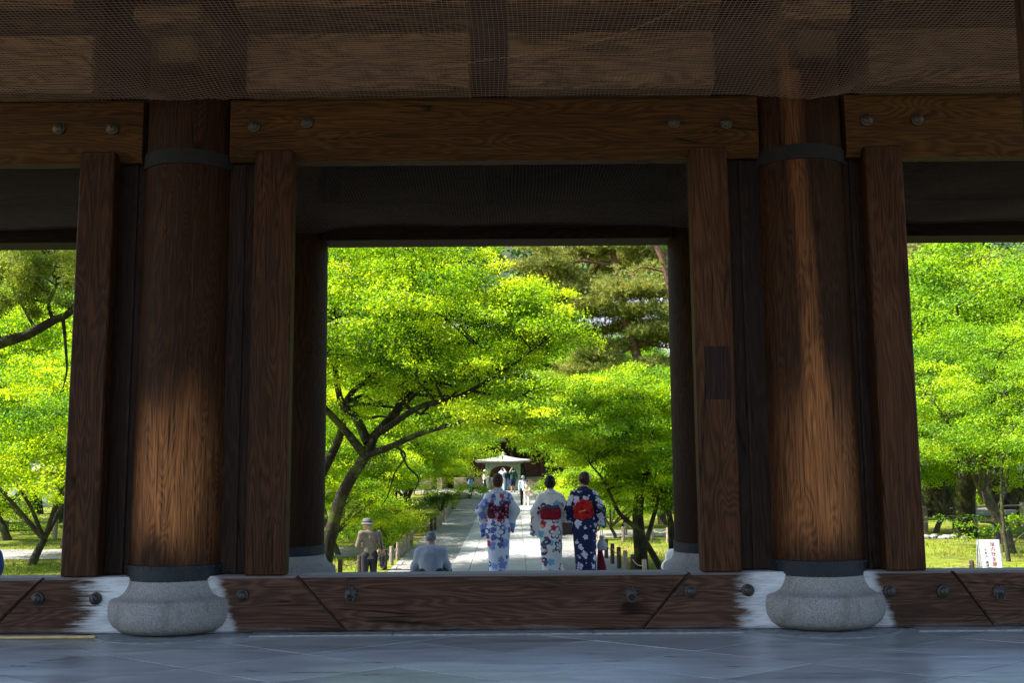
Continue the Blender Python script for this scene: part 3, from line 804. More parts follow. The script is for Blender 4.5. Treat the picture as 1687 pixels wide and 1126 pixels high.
# --- the many-stemmed maple right of the path
Y = 27.0
limbs = [pxlimb([(1058, 960), (1056, 915), (1053, 880), (1051, 844), (1055, 816), (1068, 783), (1059, 758), (1035, 742), (1010, 725), (990, 708), (968, 692)], Y, 0.20, 0.03, 4),
         pxlimb([(1090, 950), (1087, 935), (1062, 891), (1046, 869), (1021, 847), (1005, 815), (990, 786), (972, 765)], Y-1, 0.10, 0.02, 4),
         pxlimb([(1060, 905), (1068, 882), (1079, 844), (1084, 826), (1095, 790)], Y-.3, 0.08, 0.03, 4),
         pxlimb([(1112, 960), (1108, 900), (1106, 877), (1101, 844), (1079, 808), (1062, 775), (1040, 750)], Y+1, 0.13, 0.03, 4),
         pxlimb([(1068, 783), (1076, 750), (1070, 728), (1079, 695), (1085, 650)], Y, 0.08, 0.02, 4),
         pxlimb([(1100, 840), (1125, 800), (1150, 760), (1160, 700)], Y+1, 0.09, 0.02, 4)]
blobs = [pxblob(1020, 690, 80, Y, .75, 2.2), pxblob(1080, 650, 75, Y+.5, .8, 2.2), pxblob(965, 730, 55, Y-.3, .7, 1.8), pxblob(1100, 760, 60, Y, 1, 2.0),
         pxblob(1010, 790, 55, Y-.5, .5, 1.6), pxblob(1000, 740, 60, Y+1, .7, 1.6), pxblob(1150, 700, 80, Y, .9, 2.2)]
make_tree('maple_tree', 'bright green maple with several thin crossing stems right of the path', limbs, blobs, 2, 480, 245, 0.44, 0.066, M_MAPLE, M_BARKM,
          lobes=1, nsub=50, up=0.5, shell=0.2, flat=.15, aspect=.62)

# --- prototypes for the other maples
def auto_tree(name, label, loc, seed, h, spread, npads, per_pad, pad_r, leaf, lmat, bmat, r0=0.16, nl=6, lobes=1, low=0.32, **kw):
    rng = np.random.RandomState(seed+100)
    lean = rng.uniform(-0.12, 0.12, 2)*h
    fork = np.array([lean[0], lean[1], h*low])
    limbs = [(smooth_path([(0, 0, 0), (lean[0]*.3+.05, lean[1]*.3, h*low*.5), fork], 5), np.linspace(r0, r0*.72, 11))]
    blobs = []
    for k in range(nl):
        a = 2*np.pi*(k+rng.uniform(-.3, .3))/nl; R_ = spread*rng.uniform(.45, .8); hz = h*rng.uniform(low+.22, .86)
        tip = np.array([math.cos(a)*R_, math.sin(a)*R_, hz])
        mid = fork+(tip-fork)*0.5+np.array([rng.uniform(-.2, .2), rng.uniform(-.2, .2), rng.uniform(-.1, .4)])
        P = smooth_path([fork, mid, tip], 6); limbs.append((P, np.linspace(r0*.55, .02, len(P))))
        blobs.append((tip, (spread*.45, spread*.45, h*.13)))
    blobs.append((np.array([lean[0], lean[1], h*.84]), (spread*.55, spread*.55, h*.14)))
    return make_tree(name, label, limbs, blobs, seed, npads, per_pad, pad_r, leaf, lmat, bmat, base=(0, 0, 0), lobes=lobes, **kw), loc
def put(t, loc, rz=0.0):
    r, _ = t; r.location = loc; r.rotation_euler = (0, 0, rz); return r
def G_(px, Y): # a spot on the ground in line with photograph column px
    return (float(ray(px, 770)[0]/ray(px, 770)[1]*Y), Y, gz(Y)-0.03)
GRP = 'maples of the garden'
mA = put(auto_tree('maple_tree', 'lime maple with pale forked trunk behind the man in the hat', None, 21, 6.6, 3.6, 280, 195, .58, .082, M_MAPLE, M_BARK, .20), G_(640, 38), 0.4)
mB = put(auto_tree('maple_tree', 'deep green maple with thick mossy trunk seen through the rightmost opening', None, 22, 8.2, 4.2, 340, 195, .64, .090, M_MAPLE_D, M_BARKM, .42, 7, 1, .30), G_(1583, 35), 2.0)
mC = put(auto_tree('maple_tree', 'low spreading maple over the left rope fence near the pavilion', None, 23, 5.4, 3.4, 280, 195, .56, .082, M_MAPLE, M_BARK, .13, 6, 1, .14), G_(660, 50), 1.0)
for src, px, Y, rz, s, lab, lm in (
    (mC, 668, 61, 2.2, 1.15, 'farther low maple beside the pavilion, left of the people there', None),
    (mA, 560, 47, 1.7, 1.25, 'tall maple behind the great leaning maple, next to the rear column', None),
    (mA, 470, 33, 3.0, 0.95, 'maple almost hidden behind the dark rear left column', None),
    (mC, 1025, 41, 0.3, 0.9, 'low maple behind the woman in the navy kimono', None),
    (mA, 1010, 49, 4.0, 1.05, 'maple behind the many-stemmed maple, right of the path', None),
    (mC, 1025, 60, 2.6, 1.2, 'low maple by the hall steps, right of the pavilion', None),
    (mA, 1090, 42, 5.0, 1.0, 'maple behind the dark rear right column', None),
    (mA, 715, 78, 0.9, 1.15, 'maple in front of the hall, above the pavilion roof', None),
    (mA, 965, 77, 2.9, 1.1, 'maple in front of the hall, right behind the pavilion', None),
    (mC, 60, 29, 0.6, 1.0, 'low maple in the leftmost opening, arching over the moss', None),
    (mA, 115, 34, 2.4, 1.05, 'maple with dark bent trunk beside the leftmost door post', None),
    (mA, -20, 42, 4.4, 1.4, 'tall maple deep in the leftmost opening', None),
    (mB, 60, 52, 1.2, 1.15, 'tall green tree far back in the leftmost opening', None),
    (mB, 1690, 40, 0.2, 1.0, 'deep green tree at the right edge of the photo', None),
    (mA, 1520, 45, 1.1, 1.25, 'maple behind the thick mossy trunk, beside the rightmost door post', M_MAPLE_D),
    (mB, 1610, 56, 4.0, 1.3, 'tall green tree far back in the rightmost opening', None),
    (mA, 1655, 30, 5.2, 0.9, 'slender green maple above the white notice board', M_MAPLE_D),
    (mC, 600, 42, 1.9, 1.1, 'low lime maple behind the trunk of the great maple', None),
    (mC, 632, 55, 3.6, 1.3, 'rounded lime maple left of the far rope fence', None),
    (mC, 540, 56, 0.2, 1.4, 'lime maple behind the rear left column, far back', None),
    (mC, 1012, 36, 4.4, 0.55, 'small lime maple overhanging the right rope fence', None),
    (mC, 1065, 50, 5.3, 1.3, 'broad lime maple behind the crossing stems', None),
    (mC, 20, 37, 3.9, 1.2, 'low lime maple before the far wall, leftmost opening', None),
    (mC, 1560, 64, 2.0, 1.5, 'lime maple before the far wall, rightmost opening', None),
    (mC, 560, 31, 3.5, 0.72, 'low maple close behind the leaning trunk', None),
    (mC, 648, 41, 0.8, 0.75, 'small lime maple between side path and rope fence', None),
    (mC, 1535, 37, 0.8, 0.85, 'low leafy maple beside the rightmost door post', M_MAPLE_D),
    (mC, 1680, 44, 2.8, 1.2, 'leafy maple behind the notice board at the right edge', M_MAPLE_D),
    (mA, 990, 68, 1.3, 0.95, 'maple whose leaves hang over the pavilion from its right', None),
    (mB, 860, 84, 1.3, 1.25, 'tall maple rising before the hall roof', None),
    (mB, 1000, 66, 0.5, 1.2, 'tall green tree below the old pine', None),
    (mB, 738, 81, 2.1, (1.2, 1.2, 1.75), 'tall tree before the hall, behind the great maple', None),
    (mB, 905, 80, 4.9, 1.7, 'tall tree before the hall roof, right of the pavilion', None),
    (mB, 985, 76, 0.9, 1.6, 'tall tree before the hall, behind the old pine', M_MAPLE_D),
    (mB, 1545, 45, 3.1, 1.55, 'tall bright tree filling the upper part of the rightmost opening', None),
    (mB, 1650, 50, 0.7, 1.75, 'very tall tree behind the saplings, rightmost opening', None),
    (mB, 110, 46, 5.0, 1.45, 'tall bright tree beside the leftmost door post, behind the conifer', None),
    (mB, 640, 62, 3.3, 1.3, 'tall green tree behind the great maple, left of the hall', None),
    (mB, 1180, 60, 3.3, 1.2, 'tall tree behind the right column', None)):
    copy_tree(src, G_(px, Y), rz, s, lab, GRP, lm)
mA['group'] = mB['group'] = mC['group'] = GRP

# slender stems by the notice board
def sapling(name, label, limbs, blobs, seed, mat, n=26):
    return make_tree(name, label, limbs, blobs, seed, n, 60, .4, .09, mat, M_BARK, nsub=6)
sapling('sapling', 'slender forked sapling right of the white notice board',
        [pxlimb([(1665, 950), (1660, 915), (1653, 870), (1650, 810), (1652, 740)], 28, .075, .03), pxlimb([(1653, 870), (1640, 850), (1625, 835), (1618, 810)], 28, .035, .012),
         pxlimb([(1661, 905), (1680, 885), (1700, 870)], 28, .03, .012)],
        [pxblob(1650, 720, 40, 28, .6, 1.2), pxblob(1615, 800, 18, 28, .5, .6), pxblob(1690, 850, 18, 28, .5, .6)], 31, M_MAPLE_D)
sapling('sapling', 'mossy young tree behind the white notice board',
        [pxlimb([(1644, 905), (1640, 870), (1637, 840), (1625, 800), (1618, 760)], 33, .13, .06), pxlimb([(1637, 842), (1655, 815), (1662, 770)], 33, .08, .03)],
        [pxblob(1620, 740, 45, 33, .6, 1.3), pxblob(1665, 740, 35, 33, .6, 1.0), pxblob(1610, 862, 26, 31, .3, .7)], 32, M_MAPLE_D, 34)

# --- conifer with the long mossy bough in the leftmost opening
Y = 24
limbs = [pxlimb([(-150, 1000), (-140, 800), (-120, 650), (-70, 595), (0, 566), (45, 552), (85, 530), (115, 515), (140, 480)], Y, 0.20, 0.07, 5),
         pxlimb([(88, 530), (80, 500), (92, 470), (85, 430), (95, 390)], Y, .06, .02, 4, [0, .2, .4, .6, .8]), pxlimb([(60, 545), (40, 510), (20, 470), (30, 420)], Y, .06, .02, 4, [0, .3, .5, .8, ]),
         pxlimb([(104, 525), (108, 570), (110, 610), (104, 640)], Y, .05, .015, 4), pxlimb([(0, 566), (-20, 500), (-10, 440), (10, 380)], Y, .08, .02, 4, [0, .3, .6, .8])]
blobs = [pxblob(60, 455, 38, Y, .9, 1.0), pxblob(20, 500, 34, Y-.3, .7, .9), pxblob(100, 440, 30, Y+.3, 1.1, .9), pxblob(30, 430, 40, Y+.6, .9, 1.0), pxblob(90, 500, 26, Y, .6, .8), pxblob(60, 380, 60, Y, .7, 1.2), pxblob(-30, 470, 60, Y, .9, 1.2)]
make_tree('juniper_tree', 'olive green conifer with a long mossy bough in the leftmost opening', limbs, blobs, 41, 300, 130, .17, .075, M_CYP, M_BARKM, nsub=40, up=0.2, flat=0.6, droop=-0.8, aspect=.35)

# --- pines behind the right-hand maples
def needle_cloud(C, rng, per, r, L, wd):
    n = len(C)*per
    P = np.repeat(C, per, 0)+rng.normal(0, 1, (n, 3))*np.array([r, r, r*.42])
    k = 7; P = np.repeat(P, k, 0); m = len(P)
    D = rng.normal(0, 1, (m, 3)); D[:, 2] = np.abs(D[:, 2])*1.1+.25; D /= np.linalg.norm(D, axis=1, keepdims=True)
    E = np.cross(D, rng.normal(0, 1, (m, 3))); E /= np.linalg.norm(E, axis=1, keepdims=True)
    S = (L*rng.uniform(.7, 1.2, m))[:, None]
    V = np.stack([P-E*wd*.5, P+E*wd*.5, P+D*S], 1).reshape(-1, 3)
    t = np.clip(np.repeat(rng.normal(.5, .18, n), k)+rng.normal(0, .12, m), 0, 1)
    return V, np.arange(len(V), dtype=np.int32).reshape(-1, 3), np.repeat(t, 3)
def pine(name, label, limbs, pads, seed, per=16):
    rng = np.random.RandomState(seed)
    base = np.asarray(limbs[0][0][0], float)
    paths = [(np.asarray(p, float)-base, np.asarray(r, float)) for p, r in limbs]
    LP, LR = limb_samples(paths)
    C = []
    for (c, rx, n) in pads:
        q = rng.uniform(-1, 1, (n, 3))*np.array([rx, 1.3, .22]); C.append(np.asarray(c)-base+q)
    C = np.concatenate(C)
    for t in C[::2]:
        d = np.linalg.norm((LP-t)*np.array([1, 1, 1.6]), axis=1); j = int(np.argmin(d)); s = LP[j]
        pts = smooth_path([s, s+(t-s)*.5+rng.normal(0, .1, 3), t], 4); paths.append((pts, np.linspace(min(.05, LR[j]), .012, len(pts))))
    V, F = tube_arrays([p for p, r in paths], [r for p, r in paths], 6)
    LV, LQ, LT = needle_cloud(C, rng, per, .34, .24, .035)
    root = empty(name, base); tag(root, label, 'tree')
    link(bpy.data.objects.new('trunk', fast_mesh('trunk', V, F, M_BARKP, smooth=True)), root)
    link(bpy.data.objects.new('crown', fast_mesh('crown', LV, LQ, M_PINE, LT)), root)
Y = 55
limbs = [pxlimb([(1062, 820), (1058, 640), (1046, 575), (1030, 520), (1022, 470), (1010, 420), (1015, 360)], Y, .34, .14, 4),
         pxlimb([(1026, 490), (980, 500), (930, 510), (895, 520)], Y, .13, .03, 4), pxlimb([(1015, 440), (960, 430), (900, 440), (860, 450)], Y, .12, .03, 4),
         pxlimb([(1030, 520), (1070, 500), (1110, 505)], Y, .11, .03, 4), pxlimb([(1045, 572), (1000, 590), (950, 605)], Y, .11, .03, 4), pxlimb([(1040, 560), (1080, 570), (1110, 575)], Y, .1, .03, 4),
         pxlimb([(1010, 420), (960, 400), (900, 405)], Y, .1, .03, 4), pxlimb([(1012, 400), (1060, 410), (1100, 420)], Y, .1, .03, 4)]
pads = [(at(x, y, Y+d), rx*Y/FPX, n) for x, y, d, rx, n in (
    (900, 440, 0, 45, 26), (950, 420, 1, 55, 30), (880, 405, -1, 30, 12), (1010, 410, 0, 50, 30), (1070, 420, 1, 45, 26), (960, 480, 0, 60, 34), (1040, 470, -1, 55, 30), (1090, 480, 0, 35, 22),
    (920, 520, 0, 45, 22), (1000, 515, 1, 35, 16), (980, 590, 0, 40, 22), (1040, 605, -1, 50, 28), (1095, 560, 0, 35, 22), (940, 610, 0, 30, 16), (1090, 600, 0, 30, 16), (1000, 385, 0, 80, 30), (1075, 385, 0, 40, 14))]
pads += [(at(x, y, Y+d), rx*Y/FPX, n) for x, y, d, rx, n in ((930, 465, 2, 50, 26), (1000, 545, 2, 60, 24), (1065, 530, 2, 45, 24), (950, 550, 3, 55, 22), (1020, 440, 2, 60, 30), (890, 480, 1, 30, 14), (1030, 480, -1.6, 50, 30), (1065, 512, -1.5, 45, 28), (1085, 545, -1.2, 40, 26), (985, 505, -1, 45, 26), (940, 500, 1, 50, 26), (1005, 570, 1, 50, 22), (905, 455, 2, 40, 20))]
pine('pine_tree', 'old red-trunked pine with layered olive pads above the right maples', limbs, pads, 51, 40)
Y = 50
limbs = [pxlimb([(1150, 850), (1130, 600), (1105, 480), (1092, 430), (1080, 400), (1070, 350)], Y, .25, .12, 4), pxlimb([(1100, 450), (1060, 440), (1040, 450)], Y, .07, .02, 4), pxlimb([(1095, 440), (1120, 430), (1150, 440)], Y, .07, .02, 4)]
pads = [(at(x, y, Y+d), rx*Y/FPX, n) for x, y, d, rx, n in ((1050, 445, 0, 30, 8), (1130, 430, 0, 40, 16), (1140, 500, 0, 40, 14), (1070, 380, 0, 60, 16))]
pine('pine_tree', 'second pine with bare reddish trunk beside the rear right column', limbs, pads, 52, 12)
Y = 60
limbs = [pxlimb([(1600, 830), (1560, 600), (1520, 490), (1550, 475), (1600, 460)], Y, .3, .14, 4), pxlimb([(1520, 490), (1480, 470), (1450, 430)], Y, .14, .04, 4)]
pads = [(at(x, y, Y+d), rx*Y/FPX, n) for x, y, d, rx, n in ((1520, 430, 0, 50, 26), (1570, 470, 0, 50, 22), (1500, 500, 0, 40, 16), (1560, 400, 0, 60, 26), (1630, 430, 0, 50, 20))]
pine('pine_tree', 'pine with reddish bough glimpsed behind leaves in the rightmost opening', limbs, pads, 53, 18)

# --- shrubs
def shrub(name, label, px, Y, rx, h, seed, mat, n=60, leaf=.07, group=None):
    rng = np.random.RandomState(seed); x, y, z = G_(px, Y)
    limbs = []
    for k in range(6):
        a = rng.uniform(0, 6.28); limbs.append((smooth_path([(0, 0, 0), (math.cos(a)*rx*.3, math.sin(a)*rx*.3, h*.45), (math.cos(a)*rx*.6, math.sin(a)*rx*.6, h*.8)], 4), np.linspace(.025, .008, 9)))
    limbs = [(p+np.array([x, y, z]), r) for p, r in limbs]
    return make_tree(name, label, limbs, [(np.array([x, y, z+h*.5]), (rx, rx, h*.5))], seed, n, 70, .22*max(1, rx), leaf, mat, M_BARK, group, (x, y, z), 'shrub', nsub=8, flat=.45, up=.4, shell=.55)
shrub('shrub', 'dark glossy round shrub at the end of the left rope fence', 726, 52, .8, 1.1, 61, M_WOODS, 60)
shrub('shrub', 'small lime shrub sprouting beside the man with the shoulder bag', 648, 33, .9, .9, 62, M_MAPLE, 60)
shrub('shrub', 'low lime shrub behind the man with the shoulder bag', 580, 36, 1.3, 1.1, 63, M_MAPLE, 80)
shrub('shrub', 'low green shrub right of the navy kimono, beyond the posts', 1005, 46, 1.2, 1.0, 64, M_MAPLE_D, 70)
shrub('shrub', 'low green shrub on the moss in the leftmost opening', 40, 40, 1.5, 1.2, 65, M_MAPLE_D, 80)
shrub('shrub', 'broad green hedge bush in front of the far wall, rightmost opening', 1600, 54, 2.2, 1.6, 66, M_MAPLE_D, 140, .09)
shrub('shrub', 'green bush beside the thick mossy trunk, rightmost opening', 1530, 52, 2.0, 1.8, 67, M_MAPLE_D, 120, .09)
shrub('shrub', 'rounded green shrub beside the hall steps, right of the walking couple', 905, 62, 1.4, 1.3, 68, M_MAPLE_D, 80)
shrub('shrub', 'rounded bush left of the pavilion people', 775, 63, 1.2, 1.0, 69, M_MAPLE, 70)

# --- short grass and moss tufts on the lawns either side of the path
rng = np.random.RandomState(77)
n_ = 70000
gx = np.where(rng.rand(n_) < .5, rng.uniform(-17, -3.7, n_), rng.uniform(3.4, 17, n_)); gy = rng.uniform(25, 48, n_)
kp = (np.sin(gx*1.3+gy*.7)+np.sin(gx*.6-gy*1.9)+rng.normal(0, .6, n_) > .3) & ~((gx < 0) & (gy > 30.2) & (gy < 33.6)) & ~((gx > 0) & (gy > 35.5))
gx, gy = gx[kp], gy[kp]; Pg = np.stack([gx, gy, np.array([gz(y) for y in gy])], 1); m_ = len(Pg)
hh = rng.uniform(.03, .11, m_); dx = rng.normal(0, .03, (m_, 2)); ww = rng.normal(0, 1, (m_, 2)); ww /= np.linalg.norm(ww, axis=1, keepdims=True)
Vg = np.stack([Pg-np.c_[ww*.016, np.zeros(m_)], Pg+np.c_[ww*.016, np.zeros(m_)], Pg+np.c_[dx, hh]], 1).reshape(-1, 3)
o = link(bpy.data.objects.new('grass', fast_mesh('grass', Vg, np.arange(len(Vg)).reshape(-1, 3), M_CYP, np.repeat(np.clip(rng.normal(.55, .25, m_), 0, 1), 3))))
tag(o, 'short yellow green grass and moss on the lawns beside the path', 'grass', kind='stuff')
# --- wooded hill behind the hall
def hz_(x, y): return -0.43+np.clip((y-112)/110, 0, 1)**1.1*62+np.clip((y-112)/40, 0, 1)*(2.2*np.sin(x*.05)+1.4*np.sin(x*.11+y*.05))
xs = np.linspace(-190, 190, 48); ys = np.linspace(110, 330, 28)
XX, YY = np.meshgrid(xs, ys); V = np.stack([XX.ravel(), YY.ravel(), hz_(XX, YY).ravel()], 1)
F = [(j*48+i, j*48+i+1, (j+1)*48+i+1, (j+1)*48+i) for j in range(27) for i in range(47)]
hill = mesh_obj('hill', V, F, plain('forest_floor', (.022, .035, .012), .95, .4, .3), smooth=True); tag(hill, kind='structure')
rng = np.random.RandomState(71)
Cc = []
for _ in range(900):
    y = rng.uniform(114, 235); x = rng.uniform(-.62, .62)*y; Cc.append((x, y, float(hz_(np.array(x), np.array(y)))+rng.uniform(2.5, 5)))
Cc = np.array(Cc); per = 85
D = rng.normal(0, 1, (len(Cc)*per, 3)); D /= np.linalg.norm(D, axis=1, keepdims=True)
R_ = np.repeat(rng.uniform(2.2, 4.2, len(Cc)), per)[:, None]
P = np.repeat(Cc, per, 0)+D*R_*np.array([1, 1, 1.25])*rng.uniform(.75, 1.05, (len(D), 1))
tn = np.clip(np.repeat(rng.normal(.5, .28, len(Cc)), per)+rng.normal(0, .12, len(D)), 0, 1)
LV, LQ, LT = leaf_cloud(P, 1.0, rng, .5, .7, 1, tn)
o = link(bpy.data.objects.new('hill_woods', fast_mesh('hill_woods', LV, LQ, M_WOODS, LT))); tag(o, 'dense dark green woods covering the hill behind the hall', 'woods', kind='stuff')
# one tree of pale rust-coloured flowers stands out from the hillside
b = at(800, 445, 125)
put(auto_tree('rust_tree', 'rusty tan tree on the hillside above the great maple', None, 72, 9, 5.0, 170, 110, 1.0, .3, M_RUST, M_BARK, .3), (b[0], 125, float(hz_(np.array(b[0]), np.array(125.))) + 4.5), 0)
# ------------------------------------------------------------------ main hall at the end of the path
def m_tile_roof(name, base):
    g = G(name); p = g.n('NewGeometry', out='Position')
    n = g.noise(p, 1.2, 5, .65); r = g.vor(g.scale(p, (3, 3, 3)), 1.0, out=1)
    f = g.math('ADD', g.math('MULTIPLY', n, .7), g.math('MULTIPLY', g.n('RGBToBW', {0: r}), .35))
    return g.pbr(g.ramp(f, [(.25, tuple(x*.6 for x in base)), (.8, tuple(min(1, x*1.35) for x in base))]), .5)
M_HROOF = m_tile_roof('hall_roof_tile', (.20, .20, .225))
M_HWALL = wood('hall_timber', 'x', ((.045, .022, .014), (.11, .055, .036), (.19, .10, .07)), 10, .3)
M_HPOST = wood('hall_post_timber', 'z', ((.05, .022, .014), (.12, .055, .035), (.19, .095, .06)), 10, .3)
M_DARK = plain('dark_recess', (.012, .010, .009), .9)
M_TANST = plain('tan_stone', (.34, .28, .20), .85, .25, 3, 0, .4)
M_PLAST = plain('white_plaster', (.74, .73, .71), .85, .06, 2, 0, .1)
hall = empty('temple_hall', (0, 88, -0.42)); tag(hall, 'broad dark timber hall with grey tiled roof behind the pavilion', 'temple hall')
MB().box(-19, 19, -4, 18, 0, 0.85, .02).build('stone_platform', M_TANST, hall)
for k in range(5):
    MB().box(-6.0, 6.0, -4-(5-k)*.34, -4.005-(4-k)*.34, .004, .16*(k+1), .01).build('step', M_TANST, hall)
MB().box(-16, 16, .3, 16, .86, 6.6).build('inner_wall', M_DARK, hall)
for i in range(13):
    x = -15.6+i*2.6
    MB().lathe([(.22, .86), (.22, 6.4)], 12, (x, 0, 0)).build('post', M_HPOST, hall, True)
    if i < 12:
        for k in range(4): MB().box(x+.24, x+2.36, .05, .16, .90+k*.36, 1.24+k*.36, .01).build('wall_board', M_HWALL, hall)
        MB().box(x+.22, x+2.38, .02, .2, 2.36, 2.52, .01).build('wall_rail', M_HWALL, hall)
        if abs(x) < 9:
            for k in range(12): MB().box(x+.36+k*.168, x+.42+k*.168, .08, .14, 2.53, 3.9).build('lattice_bar', M_PLAST if k % 1 == 9 else M_HWALL, hall)
        MB().box(x+.22, x+2.38, .06, .16, 3.92, 5.2, .01).build('wall_plaster', M_PLAST, hall)
        MB().box(x-.2, x+2.8, -.2, .25, 5.3, 5.75, .02).build('head_beam', M_HWALL, hall)
def ribbed_roof(x0, x1, ye, zeave, yr, zr, n, side):
    """one slope, swept concave, with tile ribs"""
    V, F = [], []; prof = [(t, zeave+(zr-zeave)*(t**1.35)) for t in np.linspace(0, 1, 8)]
    xs = []
    for i in range(n+1):
        x = x0+(x1-x0)*i/n; wdt = (x1-x0)/n
        xs += [(x, 0.0), (x+wdt*.55, 0.0), (x+wdt*.62, .13), (x+wdt*.93, .13)]
    for t, z in prof:
        for x, h in xs: V.append((x*(1-.22*t), ye+(yr-ye)*t, z+h+(.6*abs(x/x1)**4*(1-t))))
    m = len(xs)
    for a in range(7):
        for b in range(m-1):
            f = (a*m+b, a*m+b+1, (a+1)*m+b+1, (a+1)*m+b); F.append(f if side > 0 else f[::-1])
    return V, F
V, F = ribbed_roof(-21, 21, -4.5, 6.4, 8, 18.6, 90, 1); mesh_obj('roof', V, F, M_HROOF, hall)
V, F = ribbed_roof(-21, 21, 20.5, 6.4, 8.05, 18.6, 90, -1); mesh_obj('roof', V, F, M_HROOF, hall)
MB().box(-16.6, 16.6, 7.6, 8.5, 18.3, 19.5, .1).build('ridge', M_HROOF, hall)
for k in range(3): MB().box(-16.8, 16.8, 7.45, 8.65, 18.55+k*.35, 18.65+k*.35).build('ridge_course', M_HROOF, hall)
MB().box(-20, 20, -4.3, 20, 6.15, 6.38).build('eave_board', M_HWALL, hall)

# ------------------------------------------------------------------ small pavilion before the hall
M_COP = plain('verdigris_post', (.20, .27, .20), .6, .2, 6)
M_LEAD = plain('pale_copper_roof', (.40, .39, .36), .55, .12, 5)
c = at(829, 808, 74); pav = empty('pavilion', (c[0], 74, gz(74))); tag(pav, 'small pavilion with pale curved roof and green posts at the path end', 'pavilion'); pav.scale = (1.12, 1.12, 0.97)
W2_, H2 = 1.05, 2.05
for sx in (-1, 1):
    for sy in (-1, 1):
        MB().box(sx*W2_-.09, sx*W2_+.09, sy*W2_-.09, sy*W2_+.09, .0, H2, .01).build('post', M_COP, pav)
for sy in (-1, 1):       # arched brackets
    arc = [(-W2_+.10, 1.25), (-W2_+.10, H2-.02), (W2_-.10, H2-.02), (W2_-.10, 1.25)]
    arc += [((W2_-.16)*math.cos(a), 1.25+.62*math.sin(a)) for a in np.linspace(0.0, math.pi, 17)]
    MB().prism(arc, sy*W2_-.04, sy*W2_+.04).build('arch', M_COP, pav)
    MB().box(-W2_-.25, W2_+.25, sy*W2_-.06, sy*W2_+.06, H2+.005, H2+.12, .01).build('tie_beam', M_COP, pav)
for sx in (-1, 1): MB().box(sx*W2_-.06, sx*W2_+.06, -W2_+.07, W2_-.07, H2+.008, H2+.118, .01).build('tie_beam', M_COP, pav)
def pav_roof():
    V, F = [], []; n = 12; m = 8
    for a in range(m+1):
        t = a/m; hw = 1.80*(1-t)+.14*t; z = 2.22+.42*(.6*t+.4*t*t)
        ring = []
        for sd_ in range(4):
            for i in range(n):
                u = -1+2*i/n; up = .10*abs(u)**3*(1-t)**2
                p = {0: (u*hw, -hw), 1: (hw, u*hw), 2: (-u*hw, hw), 3: (-hw, -u*hw)}[sd_]
                ring.append((p[0], p[1], z+up))
        V += ring
    k = 4*n
    for a in range(m):
        for i in range(k): F.append((a*k+i, a*k+(i+1) % k, (a+1)*k+(i+1) % k, (a+1)*k+i))
    F.append(tuple(range(m*k, (m+1)*k)))
    b = len(V); V += [(x*.97, y*.97, z-.10) for x, y, z in V[:k]]
    for i in range(k): F.append((i, b+i, b+(i+1) % k, (i+1) % k))
    F.append(tuple(range(b+k-1, b-1, -1)))
    return V, F
V, F = pav_roof(); mesh_obj('roof', V, F, M_LEAD, pav)
for k in range(22): MB().box(-1.66+k*.155, -1.61+k*.155, -1.70, -1.1, 2.085, 2.135).build('rafter', M_COP, pav)
MB().lathe([(.17, 2.62), (.20, 2.66), (.10, 2.70), (.08, 2.74), (.13, 2.79), (.12, 2.85), (.04, 2.89), (.0, 2.94)], 14).build('finial', M_LEAD, pav, True)
MB().lathe([(0, .95), (.42, .95), (.46, .9), (.36, .6), (.30, .55), (.26, .3), (.36, .05), (.36, 0)], 18).build('incense_burner', M_COP, pav, True)

# ------------------------------------------------------------------ precinct walls far left and right
def plaster_wall(x0, x1, y, h, label):
    r = empty('plaster_wall', ((x0+x1)/2, y, gz(y))); tag(r, label, 'wall'); L = (x1-x0)/2
    MB().box(-L, L, -.18, .18, .32, h).build('plaster', M_PLAST, r)
    MB().box(-L, L, -.24, .24, 0, .318).build('stone_footing', M_STONE, r)
    MB().add([(-L, -.5, h+.01), (L, -.5, h+.01), (L, .5, h+.01), (-L, .5, h+.01), (-L, 0, h+.42), (L, 0, h+.42)], [(0, 3, 2, 1), (0, 1, 5, 4), (2, 3, 4, 5), (1, 2, 5), (3, 0, 4)]).build('tile_cap', M_HROOF, r)
plaster_wall(-60, -19, 58, 2.1, 'long white plaster wall behind the trees in the leftmost opening')
plaster_wall(19, 60, 66, 2.3, 'long white plaster wall behind the trees in the rightmost opening')

# ------------------------------------------------------------------ rope fences and rail fence
M_POSTW = wood('fence_post_wood', 'z', ((.10, .075, .05), (.25, .20, .15), (.42, .36, .29)), 8, .5, .8)
M_POSTD = wood('dark_post_wood', 'z', ((.02, .014, .01), (.06, .042, .03), (.12, .09, .065)), 8, .5, .8)
M_ROPE = plain('hemp_rope', (.30, .24, .17), .9, .2, 60)
post_src = {}
def fence_post(parent, base, h, r=.055, mat=None):
    mat = mat or M_POSTW
    key = (round(h, 2), r, mat.name)
    if key not in post_src:
        o = MB().lathe([(r*1.05, -.03), (r, .05), (r*.98, h-.015), (r*.85, h), (0, h+.004)], 10).build('post', mat, parent, True); post_src[key] = o
    else: o = inst('post', post_src[key], parent)
    o.location = base; rr = random.Random(int(base[0]*100)); o.rotation_euler = (rr.uniform(-.04, .04), rr.uniform(-.04, .04), rr.uniform(0, 6))
def rope_fence(pts, label, h=.56, r=.06, name='rope_fence', mats=None):
    P = [onground(*p) for p in pts]; b = P[0]
    f = empty(name, b); tag(f, label, 'fence')
    for i, p in enumerate(P):
        fence_post(f, p-b, h, r, mats[i] if mats else None)
        if i:
            a = P[i-1]; q = [a+(p-a)*t+np.array([0, 0, h*.82-.10*4*t*(1-t)])-b for t in np.linspace(0, 1, 7)]
            MB().tube(q, .012, 5).build('rope', M_ROPE, f, True)
